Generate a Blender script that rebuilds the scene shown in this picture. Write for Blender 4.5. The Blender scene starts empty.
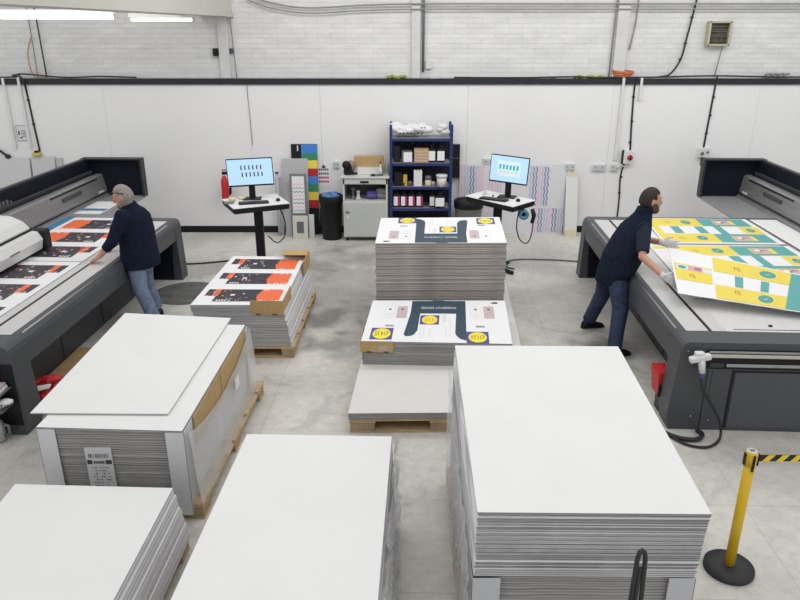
import bpy, bmesh, math, random
from mathutils import Vector, Matrix
random.seed(7)
SC = bpy.context.scene
COL = SC.collection
V = Vector
# ------------------------------------------------------------------ camera
cam_d = bpy.data.cameras.new('camera')
cam_d.sensor_width = 36.0
cam_d.lens = 36.0 * 710 / 800
cam_d.clip_end = 200
cam = bpy.data.objects.new('camera', cam_d)
cam.location = (0, 0, 3.4)
cam.rotation_euler = (math.radians(90 - 20.8), 0, 0)
COL.objects.link(cam)
SC.camera = cam
# ------------------------------------------------------------------ world and lights
w = bpy.data.worlds.new('hall_light'); SC.world = w; w.use_nodes = True
w.node_tree.nodes['Background'].inputs[0].default_value = (0.985, 0.99, 1.0, 1)
w.node_tree.nodes['Background'].inputs[1].default_value = 0.78
def area(name, loc, sx, sy, power, rot=(0, 0, 0), color=(1, 0.985, 0.96)):
    l = bpy.data.lights.new(name, 'AREA'); l.shape = 'RECTANGLE'; l.size = sx; l.size_y = sy
    l.energy = power; l.color = color
    o = bpy.data.objects.new(name, l); o.location = loc; o.rotation_euler = rot; COL.objects.link(o)
    return o
area('overhead_area', (0.6, 8.6, 5.8), 15, 1.2, 250, (math.radians(32), 0, 0))  # added fill, tilted toward the back wall to brighten it
area('overhead_area', (0.6, 5.6, 5.6), 9, 1.2, 60)
area('overhead_area', (0.6, 1.4, 5.6), 9, 1.2, 60)
SC.view_settings.view_transform = 'Standard'
SC.view_settings.look = 'None'
SC.view_settings.gamma = 1
SC.view_settings.use_curve_mapping = False
SC.view_settings.exposure = 0.0

# ------------------------------------------------------------------ materials
MATS = {}
def mat(name, col, rough=0.6, metal=0.0, emit=0.0, noise=0.0, nscale=8.0, stretch=(1, 1, 1), bump=0.0, alpha=1.0, spec=0.5):
    if name in MATS: return MATS[name]
    m = bpy.data.materials.new(name); m.use_nodes = True
    nt = m.node_tree; b = nt.nodes['Principled BSDF']
    c = tuple(col) + (1,)
    b.inputs['Base Color'].default_value = c
    b.inputs['Roughness'].default_value = rough
    b.inputs['Metallic'].default_value = metal
    b.inputs['Specular IOR Level'].default_value = spec
    if alpha < 1: b.inputs['Alpha'].default_value = alpha
    if emit:
        b.inputs['Emission Color'].default_value = c
        b.inputs['Emission Strength'].default_value = emit
    if noise or bump:
        tc = nt.nodes.new('ShaderNodeTexCoord'); mp = nt.nodes.new('ShaderNodeMapping')
        mp.inputs['Scale'].default_value = stretch
        n = nt.nodes.new('ShaderNodeTexNoise'); n.inputs['Scale'].default_value = nscale; n.inputs['Detail'].default_value = 5
        nt.links.new(tc.outputs['Object'], mp.inputs[0]); nt.links.new(mp.outputs[0], n.inputs['Vector'])
        if noise:
            r = nt.nodes.new('ShaderNodeValToRGB')
            r.color_ramp.elements[0].position = 0.3; r.color_ramp.elements[1].position = 0.7
            r.color_ramp.elements[0].color = tuple(max(0, x * (1 - noise)) for x in col) + (1,)
            r.color_ramp.elements[1].color = tuple(min(1, x * (1 + noise)) for x in col) + (1,)
            nt.links.new(n.outputs[0], r.inputs[0]); nt.links.new(r.outputs[0], b.inputs['Base Color'])
        if bump:
            bp = nt.nodes.new('ShaderNodeBump'); bp.inputs['Strength'].default_value = bump; bp.inputs['Distance'].default_value = 0.02
            nt.links.new(n.outputs[0], bp.inputs['Height']); nt.links.new(bp.outputs[0], b.inputs['Normal'])
    MATS[name] = m
    return m

white = mat('white_board', (0.78, 0.78, 0.77), 0.55, noise=0.02, nscale=2)
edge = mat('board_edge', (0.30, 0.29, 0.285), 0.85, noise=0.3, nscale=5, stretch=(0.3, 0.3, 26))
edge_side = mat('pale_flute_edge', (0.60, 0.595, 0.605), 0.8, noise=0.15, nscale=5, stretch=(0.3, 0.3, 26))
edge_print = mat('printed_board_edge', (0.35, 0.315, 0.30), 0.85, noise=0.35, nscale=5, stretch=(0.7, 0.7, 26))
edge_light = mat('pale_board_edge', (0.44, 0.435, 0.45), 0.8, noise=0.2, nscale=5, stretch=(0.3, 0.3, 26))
paint = mat('white_panel_paint', (0.80, 0.80, 0.805), 0.6, noise=0.02, nscale=1.2)
black = mat('black_plastic', (0.009, 0.009, 0.012), 0.5, spec=.3)
black_matte = mat('black_cloth', (0.010, 0.011, 0.016), 0.9)
dgrey = mat('charcoal_paint', (0.060, 0.064, 0.072), 0.42, noise=0.08, nscale=30)
dgrey2 = mat('dark_grey_panel', (0.036, 0.039, 0.047), 0.5)
shelfgrey = mat('shelf_grey_paint', (0.27, 0.27, 0.275), 0.4)
mgrey = mat('mid_grey_paint', (0.13, 0.135, 0.145), 0.4)
bed = mat('printer_bed', (0.64, 0.635, 0.63), 0.45, noise=0.05, nscale=25)
strip = mat('pale_bed_strip', (0.58, 0.57, 0.56), 0.4)
steel = mat('brushed_steel', (0.42, 0.42, 0.43), 0.33, 0.9, noise=0.15, nscale=9, stretch=(1, 0.1, 12))
beamgrey = mat('beam_grey', (0.30, 0.295, 0.30), 0.42, 0.5, noise=0.12, nscale=7, stretch=(1, 0.08, 9))
hoodm = mat('hood_dark', (0.008, 0.010, 0.020), 0.6, spec=.15)
hoodtop = mat('hood_rim', (0.028, 0.030, 0.036), 0.45, spec=.3)
wood = mat('pallet_wood', (0.50, 0.37, 0.21), 0.8, noise=0.25, nscale=6, stretch=(1, 8, 8))
woodd = mat('pallet_block', (0.36, 0.27, 0.17), 0.85, noise=0.2, nscale=12)
card = mat('brown_cardboard', (0.47, 0.32, 0.145), 0.85, noise=0.08, nscale=14)
tape = mat('clear_tape', (0.46, 0.38, 0.29), 0.3)
blue = mat('rack_blue', (0.016, 0.032, 0.145), 0.45)
yellow = mat('print_yellow', (0.80, 0.65, 0.085), 0.5)
teal = mat('print_teal', (0.10, 0.37, 0.355), 0.5)
tealdk = mat('print_teal_dark', (0.06, 0.33, 0.33), 0.5)
pink = mat('print_pink', (0.72, 0.36, 0.38), 0.5)
purple = mat('print_purple', (0.35, 0.16, 0.33), 0.5)
pwhite = mat('print_white', (0.82, 0.82, 0.83), 0.5)
orange = mat('print_orange', (0.83, 0.145, 0.045), 0.5)
pdark = mat('print_dark', (0.036, 0.030, 0.040), 0.5)
navy_print = mat('print_navy', (0.030, 0.062, 0.090), 0.5)
royal = mat('print_royal', (0.085, 0.075, 0.29), 0.5)
discy = mat('print_disc_yellow', (0.86, 0.73, 0.05), 0.5)
ink = mat('print_ink', (0.06, 0.05, 0.04), 0.6)
pgrey = mat('print_pale_grey', (0.70, 0.71, 0.72), 0.6)
prose = mat('print_rose', (0.56, 0.45, 0.46), 0.6)
red = mat('red_plastic', (0.55, 0.02, 0.025), 0.5)
ctrl_white = mat('white_plastic', (0.70, 0.70, 0.69), 0.35)
offwhite = mat('off_white_metal', (0.60, 0.61, 0.59), 0.45)
bluecloth = mat('blue_cloth', (0.10, 0.22, 0.50), 0.8, noise=0.3, nscale=20)
cream = mat('cream_plastic', (0.66, 0.60, 0.42), 0.5)
paleg = mat('pale_grey_board', (0.47, 0.475, 0.49), 0.6)
magenta = mat('magenta_label', (0.42, 0.02, 0.14), 0.5)
skin = mat('skin', (0.52, 0.27, 0.19), 0.55, noise=0.06, nscale=30)
fleece = mat('navy_fleece', (0.007, 0.012, 0.027), 0.95, spec=.2, noise=0.25, nscale=25, bump=0.3)
tshirt = mat('navy_tshirt', (0.007, 0.011, 0.028), 0.9, bump=0.2, nscale=30)
jean1 = mat('faded_denim', (0.165, 0.215, 0.32), 0.9, noise=0.25, nscale=14, bump=0.25)
jean2 = mat('dark_denim', (0.022, 0.035, 0.075), 0.9, noise=0.4, nscale=12, bump=0.3)
hairg = mat('grey_hair', (0.27, 0.245, 0.235), 0.8, noise=0.35, nscale=60, bump=0.5)
hairb = mat('dark_brown_hair', (0.022, 0.013, 0.010), 0.7, noise=0.4, nscale=60, bump=0.4)
beardm = mat('brown_beard', (0.10, 0.045, 0.025), 0.8, noise=0.3, nscale=70, bump=0.4)
lip = mat('lip', (0.36, 0.14, 0.11), 0.6)
glovem = mat('white_glove', (0.66, 0.65, 0.65), 0.9, noise=0.06, nscale=30)
postyel = mat('barrier_yellow', (0.72, 0.47, 0.012), 0.35)
rubber = mat('black_rubber', (0.022, 0.022, 0.024), 0.6)
lamp_m = mat('lit_tube', (1.0, 1.0, 0.98), 0.5, emit=3.0)
lamp_house = mat('lamp_housing', (0.84, 0.84, 0.80), 0.5, emit=0.12)
scr = mat('screen_glow', (0.44, 0.66, 0.84), 0.3, emit=0.42)
scr_t = mat('screen_teal', (0.03, 0.36, 0.42), 0.3, emit=0.5)
scr_w = mat('screen_white', (0.60, 0.74, 0.84), 0.3, emit=0.42)
scr_k = mat('screen_dark', (0.03, 0.03, 0.08), 0.4)
colb = mat('band_blue', (0.045, 0.21, 0.62), 0.5); colg = mat('band_green', (0.03, 0.24, 0.10), 0.5)
colr = mat('band_red', (0.42, 0.015, 0.025), 0.5)
concrete_beam = mat('cream_beam_paint', (0.56, 0.55, 0.50), 0.7, noise=0.03, nscale=2)
orangecoil = mat('orange_cable', (0.52, 0.14, 0.06), 0.6)
cablem = mat('black_cable', (0.015, 0.015, 0.018), 0.5)
cableg = mat('grey_cable', (0.26, 0.25, 0.25), 0.6)
pinkl = mat('pattern_pink', (0.80, 0.50, 0.62), 0.6); lilac = mat('pattern_lilac', (0.54, 0.53, 0.70), 0.6); pnavy = mat('pattern_navy', (0.26, 0.30, 0.48), 0.6)

def gap_shade(m, period, lo):  # dark bands painted into edge colour for shade in the gaps between boards
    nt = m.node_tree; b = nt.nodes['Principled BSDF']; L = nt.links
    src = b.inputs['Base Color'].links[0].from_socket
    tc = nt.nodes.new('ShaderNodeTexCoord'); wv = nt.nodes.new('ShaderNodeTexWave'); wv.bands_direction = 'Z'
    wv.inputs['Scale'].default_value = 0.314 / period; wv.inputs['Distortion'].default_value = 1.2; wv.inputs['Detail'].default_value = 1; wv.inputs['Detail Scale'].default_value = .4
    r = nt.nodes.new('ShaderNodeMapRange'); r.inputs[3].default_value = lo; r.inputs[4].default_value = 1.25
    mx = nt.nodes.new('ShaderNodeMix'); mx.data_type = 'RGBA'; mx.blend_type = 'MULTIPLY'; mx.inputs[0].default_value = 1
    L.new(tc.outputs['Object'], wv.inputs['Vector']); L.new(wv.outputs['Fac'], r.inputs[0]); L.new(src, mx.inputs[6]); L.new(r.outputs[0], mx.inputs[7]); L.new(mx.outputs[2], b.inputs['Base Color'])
gap_shade(edge_light, .015, .42)
gap_shade(edge_print, .030, .70)
gap_shade(edge_side, .018, .66)
gap_shade(edge, .016, .62)
def film_mat():
    m = bpy.data.materials.new('stretch_film'); m.use_nodes = True; nt = m.node_tree
    b = nt.nodes['Principled BSDF']; b.inputs['Base Color'].default_value = (0.92, 0.92, 0.94, 1)
    b.inputs['Roughness'].default_value = 0.18
    tc = nt.nodes.new('ShaderNodeTexCoord'); mp = nt.nodes.new('ShaderNodeMapping'); mp.inputs['Scale'].default_value = (9, 9, 2.2)
    n = nt.nodes.new('ShaderNodeTexNoise'); n.inputs['Scale'].default_value = 4; n.inputs['Detail'].default_value = 7; n.inputs['Distortion'].default_value = 2.0
    r = nt.nodes.new('ShaderNodeMapRange'); r.inputs[1].default_value = 0.35; r.inputs[2].default_value = 0.72; r.inputs[3].default_value = 0.30; r.inputs[4].default_value = 0.85
    bp = nt.nodes.new('ShaderNodeBump'); bp.inputs['Strength'].default_value = 0.9; bp.inputs['Distance'].default_value = 0.03
    L = nt.links
    L.new(tc.outputs['Object'], mp.inputs[0]); L.new(mp.outputs[0], n.inputs['Vector']); L.new(n.outputs[0], r.inputs[0])
    L.new(r.outputs[0], b.inputs['Alpha']); L.new(n.outputs[0], bp.inputs['Height']); L.new(bp.outputs[0], b.inputs['Normal'])
    return m
film = film_mat()

def brick_mat():
    m = bpy.data.materials.new('painted_brick'); m.use_nodes = True; nt = m.node_tree; L = nt.links
    b = nt.nodes['Principled BSDF']; b.inputs['Roughness'].default_value = 0.75
    tc = nt.nodes.new('ShaderNodeTexCoord'); sp = nt.nodes.new('ShaderNodeSeparateXYZ'); cb = nt.nodes.new('ShaderNodeCombineXYZ')
    L.new(tc.outputs['Object'], sp.inputs[0]); L.new(sp.outputs[0], cb.inputs[0]); L.new(sp.outputs[2], cb.inputs[1])
    bk = nt.nodes.new('ShaderNodeTexBrick')
    bk.inputs['Scale'].default_value = 1.0; bk.inputs['Brick Width'].default_value = 0.45; bk.inputs['Row Height'].default_value = 0.078
    bk.inputs['Mortar Size'].default_value = 0.004; bk.inputs['Mortar Smooth'].default_value = 0.6
    bk.inputs['Color1'].default_value = (0.70, 0.70, 0.69, 1); bk.inputs['Color2'].default_value = (0.74, 0.74, 0.735, 1)
    bk.inputs['Mortar'].default_value = (0.62, 0.62, 0.61, 1)
    L.new(cb.outputs[0], bk.inputs['Vector'])
    n = nt.nodes.new('ShaderNodeTexNoise'); n.inputs['Scale'].default_value = 1.6; n.inputs['Detail'].default_value = 8; n.inputs['Roughness'].default_value = 0.7
    mp = nt.nodes.new('ShaderNodeMapping'); mp.inputs['Scale'].default_value = (1, 1, 3); L.new(tc.outputs['Object'], mp.inputs[0]); L.new(mp.outputs[0], n.inputs['Vector'])
    r = nt.nodes.new('ShaderNodeMapRange'); r.inputs[1].default_value = 0.3; r.inputs[2].default_value = 0.7; r.inputs[3].default_value = 0.84; r.inputs[4].default_value = 1.06
    mx = nt.nodes.new('ShaderNodeMix'); mx.data_type = 'RGBA'; mx.blend_type = 'MULTIPLY'; mx.inputs[0].default_value = 1
    L.new(n.outputs[0], r.inputs[0]); L.new(bk.outputs[0], mx.inputs[6]); L.new(r.outputs[0], mx.inputs[7]); L.new(mx.outputs[2], b.inputs['Base Color'])
    bp = nt.nodes.new('ShaderNodeBump'); bp.inputs['Strength'].default_value = 0.5; bp.inputs['Distance'].default_value = 0.01; bp.invert = True
    L.new(bk.outputs['Fac'], bp.inputs['Height']); L.new(bp.outputs[0], b.inputs['Normal'])
    return m

def floor_mat():
    m = bpy.data.materials.new('concrete_floor'); m.use_nodes = True; nt = m.node_tree; L = nt.links
    b = nt.nodes['Principled BSDF']; b.inputs['Roughness'].default_value = 0.42
    tc = nt.nodes.new('ShaderNodeTexCoord')
    def noise(s, d, dist=0.0, rg=0.55):
        n = nt.nodes.new('ShaderNodeTexNoise'); n.inputs['Scale'].default_value = s; n.inputs['Detail'].default_value = d
        n.inputs['Distortion'].default_value = dist; n.inputs['Roughness'].default_value = rg; L.new(tc.outputs['Object'], n.inputs['Vector']); return n
    def rng(src, a, c, lo, hi):
        r = nt.nodes.new('ShaderNodeMapRange'); r.inputs[1].default_value = a; r.inputs[2].default_value = c; r.inputs[3].default_value = lo; r.inputs[4].default_value = hi
        L.new(src, r.inputs[0]); return r.outputs[0]
    def mul(a, c):
        x = nt.nodes.new('ShaderNodeMath'); x.operation = 'MULTIPLY'; L.new(a, x.inputs[0]); L.new(c, x.inputs[1]); return x.outputs[0]
    v = rng(noise(0.7, 6, 0.4).outputs[0], 0.3, 0.7, 0.76, 1.13)
    v = mul(v, rng(noise(9, 8, 0.2, 0.7).outputs[0], 0.3, 0.7, 0.85, 1.10))
    v = mul(v, rng(noise(1.6, 4, 1.5).outputs[0], 0.58, 0.70, 1.0, 0.80))
    v = mul(v, rng(noise(2.3, 9, 3.5, 0.75).outputs[0], 0.66, 0.72, 1.0, 0.62))
    # slab joints
    bk = nt.nodes.new('ShaderNodeTexBrick'); bk.offset = 0.0
    bk.inputs['Scale'].default_value = 1.0; bk.inputs['Brick Width'].default_value = 0.98; bk.inputs['Row Height'].default_value = 0.98
    bk.inputs['Mortar Size'].default_value = 0.004; bk.inputs['Mortar Smooth'].default_value = 0.3
    bk.inputs['Color1'].default_value = (1, 1, 1, 1); bk.inputs['Color2'].default_value = (0.96, 0.96, 0.96, 1); bk.inputs['Mortar'].default_value = (0.76, 0.76, 0.76, 1)
    mp = nt.nodes.new('ShaderNodeMapping'); mp.inputs['Location'].default_value = (0.45, 0.3, 0); mp.inputs['Rotation'].default_value = (0, 0, 0.03)
    L.new(tc.outputs['Object'], mp.inputs[0]); L.new(mp.outputs[0], bk.inputs['Vector'])
    v = mul(v, bk.outputs[0])
    # worn dark area around the middle of the aisle
    def blob(cx, cy, sx, sy, k):
        g = nt.nodes.new('ShaderNodeMapping'); g.inputs['Location'].default_value = (-cx / sx, -cy / sy, 0); g.inputs['Scale'].default_value = (1 / sx, 1 / sy, 0)
        n = nt.nodes.new('ShaderNodeTexNoise'); n.inputs['Scale'].default_value = 1.8; n.inputs['Detail'].default_value = 7; L.new(tc.outputs['Object'], n.inputs['Vector'])
        ml = nt.nodes.new('ShaderNodeVectorMath'); ml.operation = 'LENGTH'; L.new(tc.outputs['Object'], g.inputs[0]); L.new(g.outputs[0], ml.inputs[0])
        ad = nt.nodes.new('ShaderNodeMath'); ad.operation = 'ADD'; L.new(ml.outputs['Value'], ad.inputs[0])
        L.new(rng(n.outputs[0], 0.3, 0.7, -0.45, 0.45), ad.inputs[1])
        return rng(ad.outputs[0], 0.55, 1.15, k, 1.0)
    for a in ((-0.7, 9.6, 1.0, 1.9, 0.62), (-0.75, 7.5, 0.45, 0.35, 0.50), (-3.0, 10.4, 1.2, 0.5, 0.8), (1.9, 8.6, 0.8, 1.4, 0.84), (2.3, 7.3, 0.35, 0.5, 0.45), (-0.95, 8.4, .3, .4, .6), (-3.3, 5.0, 0.6, 0.8, 0.9), (-0.2, 5.0, .3, 1.2, .9)):
        v = mul(v, blob(*a))
    tint = nt.nodes.new('ShaderNodeMix'); tint.data_type = 'RGBA'; tint.blend_type = 'MULTIPLY'; tint.inputs[0].default_value = 1
    tint.inputs[6].default_value = (0.63, 0.61, 0.56, 1)
    L.new(v, tint.inputs[7]); L.new(tint.outputs[2], b.inputs['Base Color'])
    L.new(rng(noise(3, 5).outputs[0], 0.3, 0.7, 0.3, 0.55), b.inputs['Roughness'])
    return m

# ------------------------------------------------------------------ mesh helper
class MB:
    def __init__(s): s.bm = bmesh.new(); s.mats = []
    def mi(s, m):
        if m not in s.mats: s.mats.append(m)
        return s.mats.index(m)
    def merge(s, tb, m, M=None, smooth=False):
        if M is not None: bmesh.ops.transform(tb, matrix=M, verts=tb.verts)
        i = s.mi(m)
        vm = {}
        for v in tb.verts: vm[v] = s.bm.verts.new(v.co)
        for f in tb.faces:
            try:
                nf = s.bm.faces.new([vm[v] for v in f.verts]); nf.material_index = i; nf.smooth = smooth
            except ValueError: pass
        tb.free(); return s
    def box(s, x0, x1, y0, y1, z0, z1, m, bev=0.0, seg=2, M=None):
        tb = bmesh.new(); bmesh.ops.create_cube(tb, size=1)
        for v in tb.verts:
            v.co = V(((x0 + x1) / 2 + v.co.x * (x1 - x0), (y0 + y1) / 2 + v.co.y * (y1 - y0), (z0 + z1) / 2 + v.co.z * (z1 - z0)))
        if bev: bmesh.ops.bevel(tb, geom=tb.edges[:], offset=bev, segments=seg, affect='EDGES', profile=0.5)
        return s.merge(tb, m, M, smooth=False)
    def hexa(s, bot, top, m, mtop=None, bev=0.0):
        tb = bmesh.new()
        b = [tb.verts.new(p) for p in bot]; t = [tb.verts.new(p) for p in top]; n = len(b)
        tb.faces.new(b[::-1]); tf = tb.faces.new(t)
        for i in range(n): tb.faces.new((b[i], b[(i + 1) % n], t[(i + 1) % n], t[i]))
        if bev: bmesh.ops.bevel(tb, geom=tb.edges[:], offset=bev, segments=2, affect='EDGES')
        bmesh.ops.recalc_face_normals(tb, faces=tb.faces)
        return s.merge(tb, m)
    def prism(s, prof, axis, a0, a1, m, smooth=False):
        """profile points extruded along an axis: 'x','y','z'"""
        def P(p, a):
            return {'x': (a, p[0], p[1]), 'y': (p[0], a, p[1]), 'z': (p[0], p[1], a)}[axis]
        tb = bmesh.new()
        A = [tb.verts.new(P(p, a0)) for p in prof]; B = [tb.verts.new(P(p, a1)) for p in prof]; n = len(prof)
        tb.faces.new(A); tb.faces.new(B[::-1])
        for i in range(n): tb.faces.new((A[i], B[i], B[(i + 1) % n], A[(i + 1) % n]))
        bmesh.ops.recalc_face_normals(tb, faces=tb.faces)
        return s.merge(tb, m, None, smooth)
    def cyl(s, p0, p1, r0, r1, m, n=16, smooth=True):
        return s.tube([p0, p1], [r0, r1], m, n, smooth)
    def tube(s, pts, r, m, n=8, smooth=True):
        pts = [V(p) for p in pts]
        if not isinstance(r, (list, tuple)): r = [r] * len(pts)
        tb = bmesh.new(); rings = []
        prev = None
        for i, p in enumerate(pts):
            t = (pts[min(i + 1, len(pts) - 1)] - pts[max(i - 1, 0)])
            t = t.normalized() if t.length > 1e-9 else V((0, 0, 1))
            if prev is None:
                a = V((0, 0, 1)).cross(t)
                if a.length < 0.1: a = V((1, 0, 0)).cross(t)
            else: a = prev - t * prev.dot(t)
            a.normalize(); prev = a; b = t.cross(a)
            rings.append([tb.verts.new(p + (a * math.cos(2 * math.pi * k / n) + b * math.sin(2 * math.pi * k / n)) * r[i]) for k in range(n)])
        for i in range(len(rings) - 1):
            for k in range(n): tb.faces.new((rings[i][k], rings[i][(k + 1) % n], rings[i + 1][(k + 1) % n], rings[i + 1][k]))
        tb.faces.new(rings[0][::-1]); tb.faces.new(rings[-1])
        return s.merge(tb, m, None, smooth)
    def lathe(s, prof, c, m, n=24, smooth=True, M=None):
        tb = bmesh.new(); rings = []
        for (r, z) in prof:
            rings.append([tb.verts.new((c[0] + r * math.cos(2 * math.pi * k / n), c[1] + r * math.sin(2 * math.pi * k / n), c[2] + z)) for k in range(n)])
        for i in range(len(rings) - 1):
            for k in range(n): tb.faces.new((rings[i][k], rings[i][(k + 1) % n], rings[i + 1][(k + 1) % n], rings[i + 1][k]))
        tb.faces.new(rings[0][::-1]); tb.faces.new(rings[-1])
        return s.merge(tb, m, M, smooth)
    def ball(s, c, rx, ry, rz, m, M=None, n=12):
        tb = bmesh.new(); bmesh.ops.create_uvsphere(tb, u_segments=n, v_segments=n, radius=1)
        for v in tb.verts: v.co = V((v.co.x * rx, v.co.y * ry, v.co.z * rz))
        if M is not None: bmesh.ops.transform(tb, matrix=M, verts=tb.verts)
        bmesh.ops.translate(tb, vec=V(c), verts=tb.verts)
        return s.merge(tb, m, None, True)
    def face(s, pts, m):
        i = s.mi(m)
        f = s.bm.faces.new([s.bm.verts.new(p) for p in pts]); f.material_index = i
        return s
    def loft(s, secs, m, n=18):
        """secs: (centre, dirA, ra, dirB, rb) closed loft"""
        tb = bmesh.new(); rings = []
        for (c, a, ra, b, rb) in secs:
            c = V(c)
            rings.append([tb.verts.new(c + V(a) * ra * math.cos(2 * math.pi * k / n) + V(b) * rb * math.sin(2 * math.pi * k / n)) for k in range(n)])
        for i in range(len(rings) - 1):
            for k in range(n): tb.faces.new((rings[i][k], rings[i][(k + 1) % n], rings[i + 1][(k + 1) % n], rings[i + 1][k]))
        tb.faces.new(rings[0][::-1]); tb.faces.new(rings[-1])
        bmesh.ops.recalc_face_normals(tb, faces=tb.faces)
        return s.merge(tb, m, None, True)
    def build(s, name, parent=None, loc=None):
        me = bpy.data.meshes.new(name); s.bm.to_mesh(me); s.bm.free()
        for m in s.mats: me.materials.append(m)
        o = bpy.data.objects.new(name, me); COL.objects.link(o)
        if loc is not None:
            L0 = V(loc)
            for v in me.vertices: v.co -= L0
            o.location = L0
        if parent: o.parent = parent
        return o

def tag(o, label=None, cat=None, group=None, kind=None):
    if label: o['label'] = label
    if cat: o['category'] = cat
    if group: o['group'] = group
    if kind: o['kind'] = kind
    return o
def struct(o): o['kind'] = 'structure'; return o
def empty(name, loc, rz=0, label=None, cat=None, group=None):
    o = bpy.data.objects.new(name, None); o.empty_display_size = 0.1
    o.location = loc; o.rotation_euler = (0, 0, rz); COL.objects.link(o)
    return tag(o, label, cat, group)
def lerp(a, b, t): return tuple(a[i] + (b[i] - a[i]) * t for i in range(len(a)))
def bil(q):
    """q = BL, BR, FR, FL ; u to the right, v from front to back"""
    BL, BR, FR, FL = q
    return lambda u, v, h=0.0: V(lerp(lerp(FL, FR, u), lerp(BL, BR, u), v)) + V((0, 0, h))

def text_polys(txt):
    cu = bpy.data.curves.new('lettering', 'FONT'); cu.body = txt; cu.resolution_u = 1
    o = bpy.data.objects.new('lettering', cu); COL.objects.link(o)
    dg = bpy.context.evaluated_depsgraph_get()
    me = bpy.data.meshes.new_from_object(o.evaluated_get(dg))
    vs = [v.co.copy() for v in me.vertices]; fs = [tuple(p.vertices) for p in me.polygons]
    bpy.data.objects.remove(o); bpy.data.curves.remove(cu); bpy.data.meshes.remove(me)
    x0 = min(v.x for v in vs); x1 = max(v.x for v in vs); y0 = min(v.y for v in vs); y1 = max(v.y for v in vs)
    return [((v.x - x0) / (x1 - x0), (v.y - y0) / (y1 - y0)) for v in vs], fs
def put_text(b, txt, f, m):
    """f maps (s,t) in the unit box to 3D"""
    vs, fs = text_polys(txt); i = b.mi(m)
    nv = [b.bm.verts.new(f(*v)) for v in vs]
    for q in fs:
        try: b.bm.faces.new([nv[k] for k in q]).material_index = i
        except ValueError: pass

# ------------------------------------------------------------------ the room
b = MB(); b.face([(-13, -3, 0), (13, -3, 0), (13, 12.6, 0), (-13, 12.6, 0)], floor_mat()); struct(b.build('floor'))
b = MB(); b.box(-13, 13, 12.50, 12.85, 0, 6.2, brick_mat()); struct(b.build('wall_back'))
b = MB()
xs = [-13, -9.9, -7.45, -5.0, -2.56, -1.35, 1.15, 3.6, 6.05, 8.5, 10.9, 13]
for a, c in zip(xs, xs[1:]): b.box(a + 0.0015, c - 0.0015, 12.40, 12.499, 0.115, 2.55, paint)
struct(b.build('wall_back_panelling'))
b = MB(); b.box(-13, 13, 12.37, 12.499, 2.551, 2.645, mat('black_ledge', (0.012, 0.013, 0.02), 0.6, bump=0.2)); struct(b.build('trim_1'))
b = MB(); b.box(-13, 13, 12.385, 12.499, 0.0, 0.114, black); struct(b.build('baseboard_back'))
# painted pilasters on the upper brickwork
pil = mat('pilaster_paint', (0.60, 0.60, 0.595), 0.7, noise=0.05, nscale=6)
for i, (x0, x1) in enumerate(((-3.0, -2.83), (0.19, 0.335), (3.55, 3.75))):
    b = MB(); b.box(x0, x1, 12.44, 12.499, 2.646, 5.5, pil, 0.006); struct(b.build('trim_%d' % (i + 2)))
# roof beam on the left
b = MB(); b.hexa([(-4.6, -1, 3.61), (-4.15, -1, 3.61), (-2.74, 12.499, 3.61), (-3.2, 12.499, 3.61)], [(-4.6, -1, 4.25), (-4.15, -1, 4.25), (-2.74, 12.499, 4.25), (-3.2, 12.499, 4.25)], concrete_beam)
b.box(-3.26, -2.72, 12.3, 12.499, 3.60, 3.66, concrete_beam); ob = struct(b.build('trim_5'))

def curve(pts, n=6):
    P = [V(p) for p in pts]
    if len(P) < 3: return P
    P = [P[0] * 2 - P[1]] + P + [P[-1] * 2 - P[-2]]; out = []
    for i in range(1, len(P) - 2):
        a, b_, c, d = P[i - 1:i + 3]
        for k in range(n):
            t = k / n; out.append(.5 * ((2 * b_) + (c - a) * t + (2 * a - 5 * b_ + 4 * c - d) * t * t + (3 * b_ - a - 3 * c + d) * t ** 3))
    return out + [P[-2]]
def wall_cable(name, pts, r, m, label, clips=None, group=None):
    b = MB(); b.tube(curve(pts), r, m, 6); o = b.build(name)
    tag(o, label, 'cable', group)
    if clips:
        for p in clips:
            c = MB(); c.box(p[0] - 0.022, p[0] + 0.022, p[1] - 0.016, p[1] + 0.014, p[2] - 0.012, p[2] + 0.012, cablem); c.build('cable_clip', o)
    return o
yw = 12.39
wall_cable('cable', [(-6.34, 12.36, 2.70), (-6.27, 12.34, 2.62), (-6.27, yw, 2.4), (-6.25, yw, 1.9), (-6.23, yw, 1.52), (-6.23, yw, 1.45)], 0.016, cablem, 'black cable down the white wall at the far left, above the yellow socket', [(-6.27, yw, 2.3), (-6.25, yw, 1.9)])
wall_cable('cable', [(3.95, 12.34, 2.68), (3.93, yw, 2.5), (3.95, yw, 1.9), (3.98, yw, 1.45)], 0.016, cablem, 'black cable running down the wall into the red-knobbed switch box', [(3.93, yw, 2.35), (3.95, yw, 1.95), (3.96, yw, 1.6)])
wall_cable('cable', [(3.90, yw, 1.23), (3.86, yw, 1.0), (3.88, yw, 0.6), (3.88, yw, 0.2)], 0.014, cablem, 'black cable below the red-knobbed switch box', [(3.87, yw, 1.0), (3.87, yw, 0.72)])
wall_cable('cable', [(5.28, 12.36, 2.68), (5.28, yw, 2.5), (5.26, yw, 2.0), (5.24, yw, 1.5), (5.24, yw, 1.2)], 0.016, cablem, 'black cable down the white wall below the vent, right of the switch box', [(5.28, yw, 2.35), (5.27, yw, 2.05), (5.25, yw, 1.75)])
wall_cable('cable', [(4.78, 12.34, 4.3), (4.80, 12.45, 3.9), (4.72, 12.45, 3.3), (4.66, 12.44, 2.95), (4.5, 12.40, 2.72), (4.3, 12.38, 2.67)], 0.015, cablem, 'black cable curving down the bricks left of the square vent', [(4.76, 12.46, 3.6), (4.71, 12.46, 3.2), (4.66, 12.46, 2.95)])
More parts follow.
